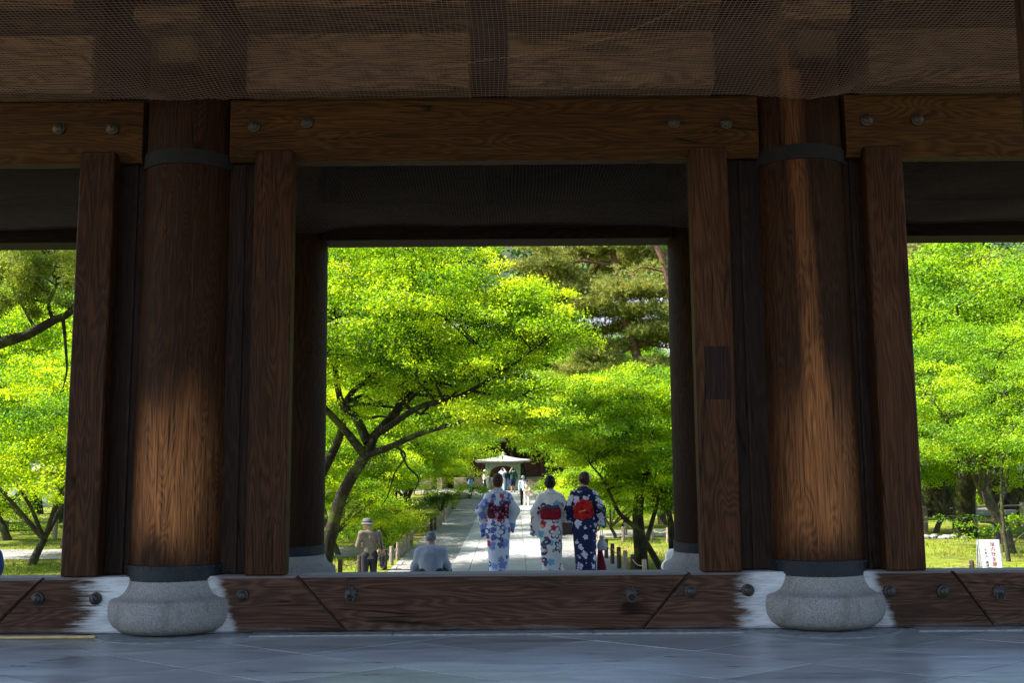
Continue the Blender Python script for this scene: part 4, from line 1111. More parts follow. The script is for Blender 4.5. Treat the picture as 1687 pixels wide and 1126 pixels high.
rope_fence([(560, 958), (592, 950), (634, 939), (645, 932), (655, 924), (664, 917), (671.5, 911), (678, 905.5)], 'near rope fence of weathered posts left of the path', .52,
           mats=[M_POSTD, M_POSTD, M_POSTD]+[M_POSTW]*5)
rope_fence([(710.6, 877.5), (716.5, 875), (721.7, 871.5), (726.3, 866.3), (730.2, 861), (733.8, 856.5), (738, 851), (742, 846.5)], 'far rope fence of small posts left of the path', .52, mats=[M_POSTD, M_POSTD]+[M_POSTW]*6)
rope_fence([(710.6, 877.5), (680, 884), (640, 891)], 'rope fence along the side path left of the walk', .45)
rope_fence([(980, 905), (990, 913), (999, 921), (1009, 930), (1020, 937), (1031, 944), (1042, 952), (1063, 962)], 'rope fence of dark and pale posts right of the path', .56,
           mats=[M_POSTW, M_POSTW, M_POSTD, M_POSTD, M_POSTD, M_POSTW, M_POSTD, M_POSTW])
rope_fence([(1027, 893), (1031, 884), (1075, 893), (1100, 895)], 'short rope fence beside the side path right of the walk', .5)
rope_fence([(1455, 962), (1603, 960), (1760, 962)], 'low dark post and rope before the notice board', .5, mats=[M_POSTD]*3)
rope_fence([(1470, 886), (1598, 884), (1760, 884)], 'single dark posts beside the gravel side path, rightmost opening', .75, .075, mats=[M_POSTD]*3)
def rail_fence(pts, label, h=.95):
    P = [onground(*p) for p in pts]; b = P[0]; f = empty('rail_fence', b); tag(f, label, 'fence')
    for i, p in enumerate(P):
        fence_post(f, p-b, h, .09)
        if i:
            a = P[i-1]
            for k in (.86, .45): MB().tube([a-b+np.array([0, 0, h*k]), (a+p)/2-b+np.array([0, 0, h*k+.01]), p-b+np.array([0, 0, h*k])], .035 if k > .5 else .02, 7).build('rail', M_POSTW if k > .5 else M_POSTD, f, True)
rail_fence([(1440, 880), (1526, 877), (1607, 872), (1685, 868), (1770, 864)], 'pale wooden rail fence beyond the mossy trunk, rightmost opening')
rail_fence([(-70, 892), (10, 890), (90, 888)], 'pale wooden rail fence across the leftmost opening', .7)
# edging stones by the side path
rs = random.Random(4); est = None
for k in range(9):
    p = onground(1515+k*9+rs.uniform(-2, 2), 888+rs.uniform(-1, 1))
    m = MB().lathe([(0, .12), (.08, .11), (.14, .06), (.15, 0)], 8, sx=1.2, sy=.8); o = m.build('edging_stone', M_GRAN, None, True, p); o.rotation_euler = (0, 0, rs.uniform(0, 3)); s = rs.uniform(.8, 1.3); o.scale = (s, s, s)
    tag(o, 'rounded grey stone, %s from the door post in the row edging the side path' % ('first', 'second', 'third', 'fourth', 'fifth', 'sixth', 'seventh', 'eighth', 'ninth')[k], 'stone', 'edging stones of the side path')
p = onground(763, 822); o = MB().lathe([(0, .38), (.2, .34), (.33, .2), (.36, 0)], 9, sx=1.2).build('boulder', M_GRAN, None, True, p); tag(o, 'grey boulder at the path edge left of the pavilion', 'boulder')

# ------------------------------------------------------------------ notice board
sg = at(1636, 940, 24.5); sign = empty('notice_board', (sg[0], 24.5, gz(24.5)), rad(-4)); tag(sign, 'white A-frame notice board with red and black vertical Japanese writing', 'sign')
M_SIGN = plain('sign_white', (.78, .80, .82), .5, .04)
M_RED = plain('sign_red', (.30, .02, .025), .6, .1); M_BLK = plain('sign_black', (.02, .02, .025), .6, .1)
tilt = rad(-11)
bd = MB().box(-.235, .235, -.012, .012, .03, .93, .004).build('board', M_SIGN, sign); bd.rotation_euler = (tilt, 0, 0)
bk = MB().box(-.235, .235, -.012, .012, .03, .90, .004).build('back_board', M_SIGN, sign); bk.rotation_euler = (-tilt, 0, 0); bk.location = (0, .36, 0)
MB().box(-.262, -.238, .172, .19, .80, .84).build('hinge_bar', M_STONE, sign)
for x in (-.25, .25):
    o = MB().box(x-.013, x+.013, -.016, .016, 0, .94).build('frame_leg', M_STONE, sign); o.rotation_euler = (tilt, 0, 0)
    o = MB().box(x-.013, x+.013, -.016, .016, 0, .92).build('frame_leg', M_STONE, sign); o.rotation_euler = (-tilt, 0, 0); o.location = (0, .37, 0)
def vtext(s, x, ztop, size, mat, name):
    for i, ch in enumerate(s):
        if ch == ' ': continue
        cu = bpy.data.curves.new(name, 'FONT'); cu.body = ch; cu.size = size; cu.align_x = 'CENTER'; cu.extrude = .001; cu.offset = size*.012
        cu.materials.append(mat)
        tmp = bpy.data.objects.new('tmp', cu); COL.objects.link(tmp); bpy.context.view_layer.update()
        me = bpy.data.meshes.new_from_object(tmp.evaluated_get(bpy.context.evaluated_depsgraph_get())); bpy.data.objects.remove(tmp)
        o = bpy.data.objects.new(name, me); link(o, bd); o.location = (x, -.0145, ztop-(i+1)*size*1.02); o.rotation_euler = (math.pi/2, 0, 0)
vtext('境内飲食禁止', .075, .90, .118, M_RED, 'lettering'); vtext('大本山 南禅寺', -.10, .74, .075, M_BLK, 'lettering')
MB().box(-.05, .16, -.0148, -.0125, .105, .118).build('yellow_line', plain('sign_yellow', (.75, .55, .05), .5), bd)
# ------------------------------------------------------------------ people, grown from smooth implicit shapes
def snets(prims, h, k=0.03, zc=None):
    """surface nets of a smooth union; prims: ('c',a,b,ra,rb,flat) tapered limb | ('e',centre,radii)"""
    lo, hi = np.full(3, 1e9), np.full(3, -1e9)
    for p in prims:
        if p[0] == 'c':
            m = max(p[3], p[4])+.04
            for q in (p[1], p[2]): lo = np.minimum(lo, np.asarray(q)-m); hi = np.maximum(hi, np.asarray(q)+m)
        else: lo = np.minimum(lo, np.asarray(p[1])-np.asarray(p[2])-.04); hi = np.maximum(hi, np.asarray(p[1])+np.asarray(p[2])+.04)
    n = np.ceil((hi-lo)/h).astype(int)+2
    ax = [lo[i]+h*np.arange(n[i]) for i in range(3)]
    D = np.full(n, 1e3, np.float32)
    for p in prims:
        if p[0] == 'c': bl_ = np.minimum(p[1], p[2])-max(p[3], p[4])-.12; bh_ = np.maximum(p[1], p[2])+max(p[3], p[4])+.12
        else: bl_ = np.asarray(p[1])-np.asarray(p[2])-.12; bh_ = np.asarray(p[1])+np.asarray(p[2])+.12
        i0 = np.clip(((bl_-lo)/h).astype(int), 0, n-1); i1 = np.clip(((bh_-lo)/h).astype(int)+2, 1, n)
        S = tuple(slice(a, b) for a, b in zip(i0, i1))
        X, Y_, Z = np.meshgrid(ax[0][S[0]], ax[1][S[1]], ax[2][S[2]], indexing='ij')
        if p[0] == 'c':
            a, b = np.asarray(p[1], float), np.asarray(p[2], float); fl = p[5] if len(p) > 5 else 1.0
            ba = b-a; px, py, pz = X-a[0], Y_-a[1], Z-a[2]
            t = np.clip((px*ba[0]+py*ba[1]+pz*ba[2])/(ba@ba+1e-9), 0, 1)
            d = np.sqrt((px-t*ba[0])**2+((py-t*ba[1])/fl)**2+(pz-t*ba[2])**2)-(p[3]+(p[4]-p[3])*t)
        else:
            c_, r_ = np.asarray(p[1], float), np.asarray(p[2], float)
            q = np.sqrt(((X-c_[0])/r_[0])**2+((Y_-c_[1])/r_[1])**2+((Z-c_[2])/r_[2])**2); d = (q-1)*r_.min()
        o = D[S]; hh = np.maximum(k-np.abs(o-d), 0)/k
        D[S] = np.minimum(o, d)-hh*hh*k*.25
    if zc is not None: D = np.maximum(D, (zc-ax[2])[None, None, :].astype(np.float32))
    D[0], D[-1], D[:, 0], D[:, -1], D[:, :, 0], D[:, :, -1] = 1, 1, 1, 1, 1, 1
    ins = D < 0
    cs = [(i, j, l) for i in (0, 1) for j in (0, 1) for l in (0, 1)]
    sub = lambda A, c: A[c[0]:A.shape[0]-1+c[0], c[1]:A.shape[1]-1+c[1], c[2]:A.shape[2]-1+c[2]]
    cnt = sum(sub(ins, c).astype(np.int8) for c in cs); act = (cnt > 0) & (cnt < 8)
    idx = np.full(act.shape, -1, np.int64); ii = np.argwhere(act); idx[act] = np.arange(len(ii))
    acc = np.zeros((len(ii), 3)); num = np.zeros(len(ii))
    vals = {c: sub(D, c)[act] for c in cs}
    for a in cs:
        for d_ in range(3):
            if a[d_]: continue
            b = list(a); b[d_] = 1; b = tuple(b); va, vb = vals[a], vals[b]
            cr = (va < 0) != (vb < 0); t = np.where(cr, va/np.where(cr, va-vb, 1), 0)
            pt = np.array(a, float)[None]+np.eye(3)[d_][None]*t[:, None]
            acc += pt*cr[:, None]; num += cr
    V = lo+(ii+acc/num[:, None])*h
    Q = []
    for d_ in range(3):
        s0 = [slice(None)]*3; s1 = [slice(None)]*3; s0[d_] = slice(0, -1); s1[d_] = slice(1, None)
        A, B = ins[tuple(s0)], ins[tuple(s1)]
        for flip, M in ((False, A & ~B), (True, ~A & B)):
            e = np.argwhere(M)
            u, v = (d_+1) % 3, (d_+2) % 3
            ok = (e[:, u] > 0) & (e[:, v] > 0) & (e[:, u] < n[u]-1) & (e[:, v] < n[v]-1); e = e[ok]
            def gi(du, dv):
                q = e.copy(); q[:, u] -= du; q[:, v] -= dv; return idx[q[:, 0], q[:, 1], q[:, 2]]
            f = np.stack([gi(1, 1), gi(0, 1), gi(0, 0), gi(1, 0)], 1); Q.append(f[:, ::-1] if flip else f)
    return V, np.concatenate(Q)
def sdf_obj(name, prims, mat, parent=None, h=.014, k=.03, extra=None, zc=None):
    V, Q = snets(prims, h, k, zc)
    for pr2, h2, k2 in (extra or []):
        V2, Q2 = snets(pr2, h2, k2); Q = np.concatenate([Q, Q2+len(V)]); V = np.concatenate([V, V2])
    return link(bpy.data.objects.new(name, fast_mesh(name, V, Q, mat, smooth=True)), parent)
A3 = lambda *v: np.array(v, float)
def hand_prims(w_, d, n, curl=.35, s=1.0):
    """palm, four fingers of unequal length and a thumb; w_ wrist, d along the hand, n palm normal"""
    w_, d, n = A3(*w_), A3(*d), A3(*n); d /= np.linalg.norm(d); n = n-d*(n@d); n /= np.linalg.norm(n); sd_ = np.cross(d, n)
    P = [('c', w_-d*.03*s, w_+d*.02*s, .026*s, .028*s)]
    for i, o_ in enumerate((-.027, -.009, .009, .027)):
        P.append(('c', w_+d*.015*s+sd_*o_*.7*s, w_+d*.082*s+sd_*o_*s, .015*s, .0115*s))
        L = (.058, .078, .086, .072)[i]*s; b = w_+d*.085*s+sd_*o_*s; c1 = b+(d*math.cos(curl)+n*math.sin(curl))*L*.55; c2 = c1+(d*math.cos(curl*2.2)+n*math.sin(curl*2.2))*L*.5
        P += [('c', b, c1, .0095*s, .0085*s), ('c', c1, c2, .0085*s, .0070*s)]
    t0 = w_+d*.02*s+sd_*.026*s; t1 = t0+(d*.7+sd_*.75+n*.2)*.042*s; t2 = t1+(d*.95+n*.3)*.034*s
    P += [('c', t0, t1, .014*s, .011*s), ('c', t1, t2, .011*s, .0085*s)]
    return P
def m_skin(name, c):
    g = G(name); v = g.obj(); n = g.noise(v, 12, 3)
    return g.pbr(g.ramp(n, [(.3, tuple(x*.85 for x in c)), (.7, tuple(x*1.1 for x in c))]), .5, spec=.4)
M_SKIN = m_skin('skin', (.48, .28, .19))
M_SKIN2 = m_skin('skin_tan', (.36, .20, .13))
def m_hair(name, c0, c1):
    g = G(name); v = g.obj(); n = g.noise(g.scale(v, (1, 1, .35)), 60, 4, .6)
    return g.pbr(g.ramp(n, [(.3, c0), (.7, c1)]), .6, g.bump(n, .6, .01), spec=.2)
M_HAIR = m_hair('dark_brown_hair', (.020, .010, .006), (.10, .050, .028))
M_HAIRB = m_hair('black_hair', (.006, .005, .005), (.028, .020, .016))
M_HAIRG = m_hair('grey_hair', (.05, .055, .06), (.19, .20, .215))
def cloth(name, c, var=.12, stripes=None, rough=.85, folds=.35):
    g = G(name); v = g.obj(); n = g.noise(v, 9, 4, .6); f = g.noise(v, 250, 2)
    col = g.ramp(n, [(.3, tuple(x*(1-var) for x in c)), (.7, tuple(min(1, x*(1+var)) for x in c))])
    if stripes:
        x, y, z = g.xyz(v); s = g.math('SINE', g.math('MULTIPLY', z if stripes[2] == 'z' else x, stripes[0]))
        col = g.mix(g.sstep(s, .2, .5), col, stripes[1])
    hgt = g.math('ADD', g.math('MULTIPLY', g.noise(g.scale(v, (1, 1, .45)), 7, 3, .5, .6), 1.0), g.math('MULTIPLY', f, .03))
    return g.pbr(col, rough, g.bump(hgt, folds, .05), spec=.2)
def floral(name, base, flowers, outline=None, folds=.3):
    """printed cotton: flowers are petal-shaped cells; flowers = [(scale, size, petals, colour, centre colour, keep, seed)]"""
    g = G(name); v = g.obj()
    n = g.noise(v, 6, 3); c = g.ramp(n, [(.3, tuple(x*.93 for x in base)), (.7, base)])
    for (scl, size, pet, col, ctr, keep, seed, ring) in flowers:
        vv = g.vmath('ADD', v, (seed*3.7, seed*1.3, seed*2.1))
        nd = g.t.nodes.new('ShaderNodeTexVoronoi'); nd.inputs['Scale'].default_value = scl; nd.inputs['Randomness'].default_value = .8; g.t.links.new(vv, nd.inputs['Vector'])
        d = g.vmath('SUBTRACT', vv, nd.outputs['Position'])
        x, y, z = g.xyz(d)
        rc = g.xyz(nd.outputs['Color'])
        ang = g.math('ADD', g.math('ARCTAN2', z, g.math('ADD', x, g.math('MULTIPLY', y, .6))), g.math('MULTIPLY', rc[1], 6.28))
        pt = g.math('ADD', .72, g.math('MULTIPLY', g.math('ABSOLUTE', g.math('COSINE', g.math('MULTIPLY', ang, pet/2))), .38))
        sz = g.math('MULTIPLY', pt, g.math('MULTIPLY', g.math('ADD', .65, g.math('MULTIPLY', rc[2], .5)), size))
        r = g.math('DIVIDE', nd.outputs['Distance'], g.math('MULTIPLY', sz, scl))          # 1 at the petal rim
        on = g.math('LESS_THAN', rc[0], keep)
        if ring:                                                   # outlined flower, pale inside
            fill = g.math('MULTIPLY', g.math('LESS_THAN', r, 1.0), on)
            c = g.mix(g.math('MULTIPLY', fill, .85), c, ring)
            edge = g.math('MULTIPLY', g.math('MULTIPLY', g.math('GREATER_THAN', r, .78), g.math('LESS_THAN', r, 1.0)), on)
            c = g.mix(edge, c, col)
            spokes = g.math('MULTIPLY', g.math('MULTIPLY', g.math('LESS_THAN', pt, .80), g.math('LESS_THAN', r, .9)), on)
            c = g.mix(spokes, c, col)
        else:
            fill = g.math('MULTIPLY', g.math('LESS_THAN', r, 1.0), on); c = g.mix(fill, c, col)
        if ctr: c = g.mix(g.math('MULTIPLY', g.math('LESS_THAN', r, .30), on), c, ctr)
    hgt = g.noise(g.scale(v, (1.2, 1.2, .25)), 8, 3, .5, .5)
    return g.pbr(c, .75, g.bump(hgt, folds, .05), spec=.25)

def joints(H, **ov):
    s = H/1.70
    J = dict(pel=A3(0, 0, .93), ches=A3(0, .0, 1.25), nk=A3(0, -.01, 1.42), hd=A3(0, .02, 1.575),
             shL=A3(-.175, -.01, 1.37), elL=A3(-.225, -.02, 1.09), wrL=A3(-.225, .06, .86), shR=A3(.175, -.01, 1.37), elR=A3(.225, -.02, 1.09), wrR=A3(.225, .06, .86),
             hpL=A3(-.085, 0, .90), knL=A3(-.095, .02, .50), anL=A3(-.10, -.02, .09), hpR=A3(.085, 0, .90), knR=A3(.095, .02, .50), anR=A3(.10, -.02, .09), face=A3(0, 1, 0))
    for k, v in ov.items(): J[k] = A3(*v)
    return {k: (v*s if k != 'face' else v) for k, v in J.items()}, s
def body_prims(J, s, slim=1.0):
    t = slim*s; f = J['face']/np.linalg.norm(J['face']); rt = np.cross(f, A3(0, 0, 1)); rt /= np.linalg.norm(rt)+1e-9
    up = np.cross(rt, f); hd = J['hd']
    P = [('c', J['pel'], J['ches'], .125*t, .130*t, .7), ('c', J['ches'], J['nk'], .11*t, .06*t, .8), ('c', J['shL'], J['shR'], .055*t, .055*t), ('c', J['nk'], hd-up*.04*s, .050*t, .050*t),
         ('e', hd, (.074*s, .090*s, .108*s)), ('c', hd-up*.05*s+f*.03*s, hd-up*.085*s+f*.055*s, .055*s, .030*s), ('c', hd+f*.085*s, hd+f*.10*s-up*.03*s, .010*s, .014*s),
         ('e', hd+rt*.076*s-up*.012*s, (.012*s, .02*s, .028*s)), ('e', hd-rt*.076*s-up*.012*s, (.012*s, .02*s, .028*s)),
         ('c', hd+f*.074*s-up*.066*s+rt*.02*s, hd+f*.074*s-up*.066*s-rt*.02*s, .010*s, .010*s)]
    for S in 'LR':
        P += [('c', J['sh'+S], J['el'+S], .047*t, .038*t), ('c', J['el'+S], J['wr'+S], .038*t, .027*t), ('c', J['hp'+S], J['kn'+S], .082*t, .052*t), ('c', J['kn'+S], J['an'+S], .052*t, .035*t)]
    return P
def hands(J, s, h=.005):
    ex = []
    for S, sg in (('L', -1), ('R', 1)):
        d = J['wr'+S]-J['el'+S]; d = d/np.linalg.norm(d)
        n = J.get('palm'+S, A3(-sg, .3, 0)); ex.append((hand_prims(J['wr'+S]+d*.02*s, d, n, .4, s*.95), h, .012))
    return ex
def shirt_prims(J, s, slim=1.0, sleeve='long', hem=.86, g=.018):
    t = slim*s; hm = J['pel']+(J['ches']-J['pel'])*((hem*s-.93*s)/(.32*s)) if abs(J['pel'][2]-.93*s) < .05 else J['pel']
    P = [('c', hm, J['ches'], .135*t+g, .135*t+g, .72), ('c', J['ches'], J['nk']-A3(0, 0, .03*s), .115*t+g, .06*t+g*.5, .82), ('c', J['shL'], J['shR'], .060*t+g*.6, .060*t+g*.6)]
    for S in 'LR':
        P.append(('c', J['sh'+S], J['el'+S], .052*t+g, .044*t+g))
        if sleeve == 'long': P.append(('c', J['el'+S], J['el'+S]+(J['wr'+S]-J['el'+S])*.92, .044*t+g, .032*t+g))
    return P
def trouser_prims(J, s, slim=1.0, g=.016, short=False):
    t = slim*s; P = [('c', J['hpL']+A3(.02, 0, .04)*s, J['hpR']+A3(-.02, 0, .04)*s, .105*t+g*.6, .105*t+g*.6, .95)]
    for S in 'LR':
        P.append(('c', J['hp'+S], J['kn'+S], .085*t+g, .058*t+g))
        if not short: P.append(('c', J['kn'+S], J['an'+S]+A3(0, 0, .0), .058*t+g, .046*t+g))
    return P
def shoe_prims(J, s, yaw=0.0):
    P = []
    for S, sg in (('L', -1), ('R', 1)):
        a = J['an'+S]; dirv = A3(math.sin(yaw+sg*.15), math.cos(yaw+sg*.15), 0)
        P += [('c', A3(a[0], a[1], a[2]-.045*s), A3(a[0], a[1], a[2]-.045*s)+dirv*.15*s, .042*s, .036*s), ('c', a, A3(a[0], a[1], a[2]-.045*s), .042*s, .042*s)]
    return P
def hair_prims(J, s, style='short'):
    f = J['face']/np.linalg.norm(J['face']); rt = np.cross(f, A3(0, 0, 1)); rt /= np.linalg.norm(rt); up = np.cross(rt, f); hd = J['hd']
    P = [('e', hd-f*.018*s+up*.025*s, (.084*s, .090*s, .096*s)), ('e', hd-f*.032*s-(up*.02*s if style != 'short' else -up*.004*s), (.078*s, .068*s, .085*s if style != 'short' else .068*s))]
    if style == 'updo': P += [('e', hd-f*.065*s+up*.03*s, (.082*s, .062*s, .085*s)), ('e', hd-f*.05*s+up*.088*s, (.066*s, .06*s, .046*s)), ('e', hd-f*.09*s+up*.06*s+rt*.02*s, (.045*s, .035*s, .05*s))]
    if style == 'braid':
        for a in np.linspace(-1.2, 1.2, 6): P.append(('e', hd-f*.085*s*math.cos(a)*.9+rt*.07*s*math.sin(a)+up*(.01+.02*math.cos(a*2))*s, (.03*s, .03*s, .033*s)))
        P += [('e', hd-f*.085*s+up*.03*s, (.055*s, .045*s, .055*s)), ('e', hd-f*.05*s+up*.07*s, (.07*s, .06*s, .05*s))]
    if style == 'long': P += [('c', hd-f*.05*s, hd-f*.07*s-up*.20*s, .075*s, .06*s)]
    return P

def person(label, loc, rz, H, pose, top, bottom, hair, shoes, skin=None, slim=1.0, sleeve='long', short=False, hem=.86, hairstyle='short', h=.016, extra=None, hands_=True, kk=.04):
    J, s = joints(H, **pose); skin = skin or M_SKIN
    b = sdf_obj('person', body_prims(J, s, slim), skin, None, h*.9, .025, hands(J, s, .007 if h < .02 else .010) if hands_ else None)
    b.location = loc; b.rotation_euler = (0, 0, rz); tag(b, label, 'person')
    if top: sdf_obj('shirt', shirt_prims(J, s, slim, sleeve, hem), top, b, h, kk, zc=hem*s if J['pel'][2] > .6*s else .0)
    if bottom: sdf_obj('trousers' if not short else 'shorts', trouser_prims(J, s, slim, short=short), bottom, b, h, .03)
    if shoes: sdf_obj('shoes', shoe_prims(J, s), shoes, b, .016, .02)
    if hair: sdf_obj('hair', hair_prims(J, s, hairstyle), hair, b, .009 if h < .02 else .014, .02)
    if extra: extra(b, J, s)
    return b
def hat(mat, brim=.14, crown_h=.10, r=.095, name='hat', peak=False):
    def fn(b, J, s):
        hd = J['hd']; f = J['face']/np.linalg.norm(J['face'])
        z = .045*s
        pr = [(r*1.0*s, z-.005), (brim*s, z-.022), (brim*s, z-.014), (r*1.04*s, z+.006), (r*s, z+crown_h*.6*s), (r*.82*s, z+crown_h*s), (0, z+(crown_h+.012)*s)]
        if peak: pr = [(r*1.02*s, z-.01), (r*1.0*s, z+.03*s), (r*.85*s, z+.07*s), (r*.5*s, z+.095*s), (0, z+.102*s)]
        o = MB().lathe(pr, 22, sy=1.12).build(name, mat, b, True, hd); o.rotation_euler = (0, 0, math.atan2(-f[0], f[1]))
        if not peak:
            MB().lathe([(r*1.035*s, z+.006), (r*1.04*s, z+.03*s), (r*1.0*s, z+.034*s)], 22, sy=1.12).build('hat_band', M_DARKCL, o, True)
        else:
            MB().prism([(-.07*s, 0), (.07*s, 0), (.05*s, .02*s), (-.05*s, .02*s)], .085*s, .17*s).build('peak', mat, o, False, (0, 0, z-.012))
    return fn
M_DARKCL = cloth('dark_cloth', (.020, .021, .026)); M_WHITECL = cloth('white_cloth', (.72, .71, .68)); M_SHOE = plain('dark_shoe', (.03, .027, .025), .5); M_SHOEW = plain('white_shoe', (.65, .65, .65), .6)

# ---- three women in summer kimono
def kimono_woman(label, px, Y, H, rz, mats, arms, hair_style, ornament_side, bow, lean=0.0, face=(0, 1, 0), hmat=None):
    J, s = joints(H, hd=(lean*.3, .035, 1.548), face=face, **{k: v for k, v in arms.items() if k[:2] in ('el', 'wr', 'sh')})
    mk, mo, mtie = mats[:3]
    exh = hands(J, s, .0055)
    b = sdf_obj('person', body_prims(J, s, .88), M_SKIN, None, .013, .024, exh)
    b.location = (float(ray(px, 770)[0]/ray(px, 770)[1]*Y), Y, -.398); b.rotation_euler = (0, 0, rz); tag(b, label, 'person')
    P = [('c', A3(0, .01, .98)*s, A3(0, .015, .80)*s, .168*s, .186*s, .80), ('c', A3(0, .015, .80)*s, A3(0, .0, .09)*s, .186*s, .135*s, .80),
         ('c', A3(.05, .03, .55)*s, A3(.05, .05, .08)*s, .12*s, .105*s, .8),
         ('c', A3(0, .0, .98)*s, A3(0, -.005, 1.24)*s, .158*s, .150*s, .74), ('c', A3(0, -.005, 1.22)*s, A3(0, -.01, 1.36)*s, .140*s, .088*s, .8),
         ('c', A3(-.135, -.01, 1.315)*s, A3(0, -.01, 1.365)*s, .064*s, .070*s, .95), ('c', A3(.135, -.01, 1.315)*s, A3(0, -.01, 1.365)*s, .064*s, .070*s, .95)]
    for S in 'LR':
        sh, el, wr = J['sh'+S], J['el'+S], J['wr'+S]; wr2 = el+(wr-el)*.72
        P += [('c', sh*A3(.93, 1, .995), el, .070*s, .078*s, .9), ('c', el, wr2, .078*s, .060*s, .9)]
        hang = arms['hang'+S]           # list of (t along shoulder-elbow-wrist, end point)
        for t, e in hang:
            st_ = sh+(el-sh)*t*2 if t < .5 else el+(wr2-el)*(t-.5)*2
            P.append(('c', st_, A3(*e)*s, .050*s, .020*s, .8))
    k = sdf_obj('kimono', P, mk, b, .012, .05)
    # nape collar, pulled back
    Pc = []
    for a in np.linspace(-2.4, 2.4, 14):
        r0 = .085*s; Pc.append(A3(math.sin(a)*r0, -.025*s-math.cos(a)*.075*s, (1.405-.03*math.cos(a)+(.02 if abs(a) < 1 else -.03*(abs(a)-1)))*s))
    sdf_obj('collar', [('c', Pc[i], Pc[i+1], .017*s, .017*s) for i in range(len(Pc)-1)], mats[3], b, .008, .015)
    # obi: wide sash round the waist
    V, F = [], []; n = 30
    for z, r in ((.975, .158), (.985, .170), (1.08, .172), (1.165, .166), (1.175, .150)):
        for i in range(n):
            a = 2*math.pi*i/n; V.append((math.cos(a)*r*s, math.sin(a)*r*.80*s-.004, z*s))
    for q in range(4):
        for i in range(n): F.append((q*n+i, q*n+(i+1) % n, (q+1)*n+(i+1) % n, (q+1)*n+i))
    ob = mesh_obj('obi', V, F, mo, b, True)
    if bow == 'ears':
        Pb = [('c', A3(-.03, -.155, 1.13)*s, A3(-.125, -.175, 1.185)*s, .035*s, .048*s, .5), ('c', A3(-.10, -.17, 1.18)*s, A3(-.13, -.17, 1.11)*s, .04*s, .03*s, .5),
              ('c', A3(.03, -.155, 1.13)*s, A3(.11, -.175, 1.21)*s, .035*s, .050*s, .5), ('c', A3(.11, -.175, 1.20)*s, A3(.12, -.17, 1.08)*s, .045*s, .035*s, .5), ('e', A3(0, -.165, 1.12)*s, (.04*s, .035*s, .045*s))]
        sdf_obj('bow', Pb, mo, ob, .008, .02)
    elif bow == 'flat':
        sdf_obj('bow', [('c', A3(-.11, -.155, 1.02)*s, A3(.11, -.155, 1.02)*s, .045*s, .045*s, .6), ('c', A3(-.11, -.16, 1.10)*s, A3(.11, -.16, 1.10)*s, .05*s, .05*s, .6)], mo, ob, .008, .03)
        sdf_obj('bow_tie', [('c', A3(-.11, -.17, 1.165)*s, A3(-.03, -.185, 1.185)*s, .022*s, .03*s, .7), ('c', A3(-.03, -.185, 1.185)*s, A3(.03, -.19, 1.16)*s, .03*s, .028*s, .7), ('c', A3(.03, -.185, 1.165)*s, A3(.12, -.17, 1.185)*s, .03*s, .024*s, .7)], mtie, ob, .007, .015)
    else:
        Pb = [('c', A3(-.10, -.155, 1.00)*s, A3(.09, -.155, 1.0)*s, .04*s, .04*s, .6)]
        for a, rr in ((.35, .10), (1.0, .125), (1.6, .115), (2.3, .10), (2.9, .105), (0.0, .09)):
            Pb.append(('c', A3(.01, -.165, 1.10)*s, A3(.01+math.cos(a)*rr, -.19, 1.10+math.sin(a)*rr)*s, .028*s, .046*s, .55))
        Pb.append(('c', A3(.01, -.18, 1.10)*s, A3(.0, -.17, .99)*s, .03*s, .05*s, .5))
        sdf_obj('bow', Pb, mo, ob, .007, .012)
        sdf_obj('bow_tie', [('c', A3(-.03, -.215, 1.075)*s, A3(.05, -.215, 1.09)*s, .010*s, .010*s)], mtie, ob, .006, .01)
    hr = sdf_obj('hair', hair_prims(J, s, hair_style), hmat or M_HAIR, b, .008, .014)
    if ornament_side:
        rngo = random.Random(px); m = []
        hd = J['hd']
        for i in range(5): m.append(('e', hd+A3(ornament_side*(.085+rngo.uniform(-.01, .012)), -.02+rngo.uniform(-.02, .02), .03+rngo.uniform(-.03, .03))*s, (.018*s, .014*s, .016*s)))
        sdf_obj('hair_flower', m, M_WHITECL, hr, .005, .006)
    # split-toe socks and sandals
    sdf_obj('sandals', [('c', A3(x, -.07, .018)*s, A3(x, .12, .018)*s, .030*s, .034*s) for x in (-.06, .06)], M_DARKCL, b, .01, .01)
    return b, J, s
WHT, BLU, NAV = (.74, .78, .86), (.16, .22, .55), (.045, .05, .16)
K1 = floral('kimono_white_blue', (.66, .72, .83), [
    (7.0, .075, 5, (.22, .28, .62), (.60, .66, .85), .62, 1, None), (4.2, .105, 6, (.07, .08, .25), None, .55, 2, (.66, .70, .86)), (9.0, .045, 4, (.10, .12, .32), None, .45, 3, None),
    (5.2, .05, 5, (.55, .02, .05), (.25, .01, .03), .30, 4, None), (6.3, .05, 5, (.22, .42, .72), None, .30, 5, None)])
K2 = floral('kimono_white_outline', (.76, .76, .77), [
    (7.5, .06, 5, (.18, .45, .62), None, .30, 7, None), (4.0, .115, 6, (.06, .05, .10), None, .62, 6, (.74, .74, .80)), (8.0, .045, 4, (.10, .09, .14), None, .42, 8, None),
    (5.4, .05, 5, (.55, .02, .07), (.25, .01, .03), .30, 9, None), (7.0, .035, 4, (.62, .38, .12), None, .25, 10, None)])
K3 = floral('kimono_navy_blossom', (.012, .022, .085), [
    (6.0, .055, 2, (.10, .26, .08), None, .45, 13, None), (8.5, .060, 5, (.66, .66, .84), (.30, .22, .45), .62, 11, None), (6.5, .055, 5, (.58, .48, .66), (.25, .15, .35), .40, 12, None), (17, .018, 5, (.72, .74, .85), None, .40, 14, None)])
O1 = floral('obi_maroon', (.070, .010, .026), [(14, .035, 5, (.50, .22, .33), (.1, .01, .04), .42, 21, None), (22, .016, 5, (.42, .16, .26), None, .4, 22, None)])
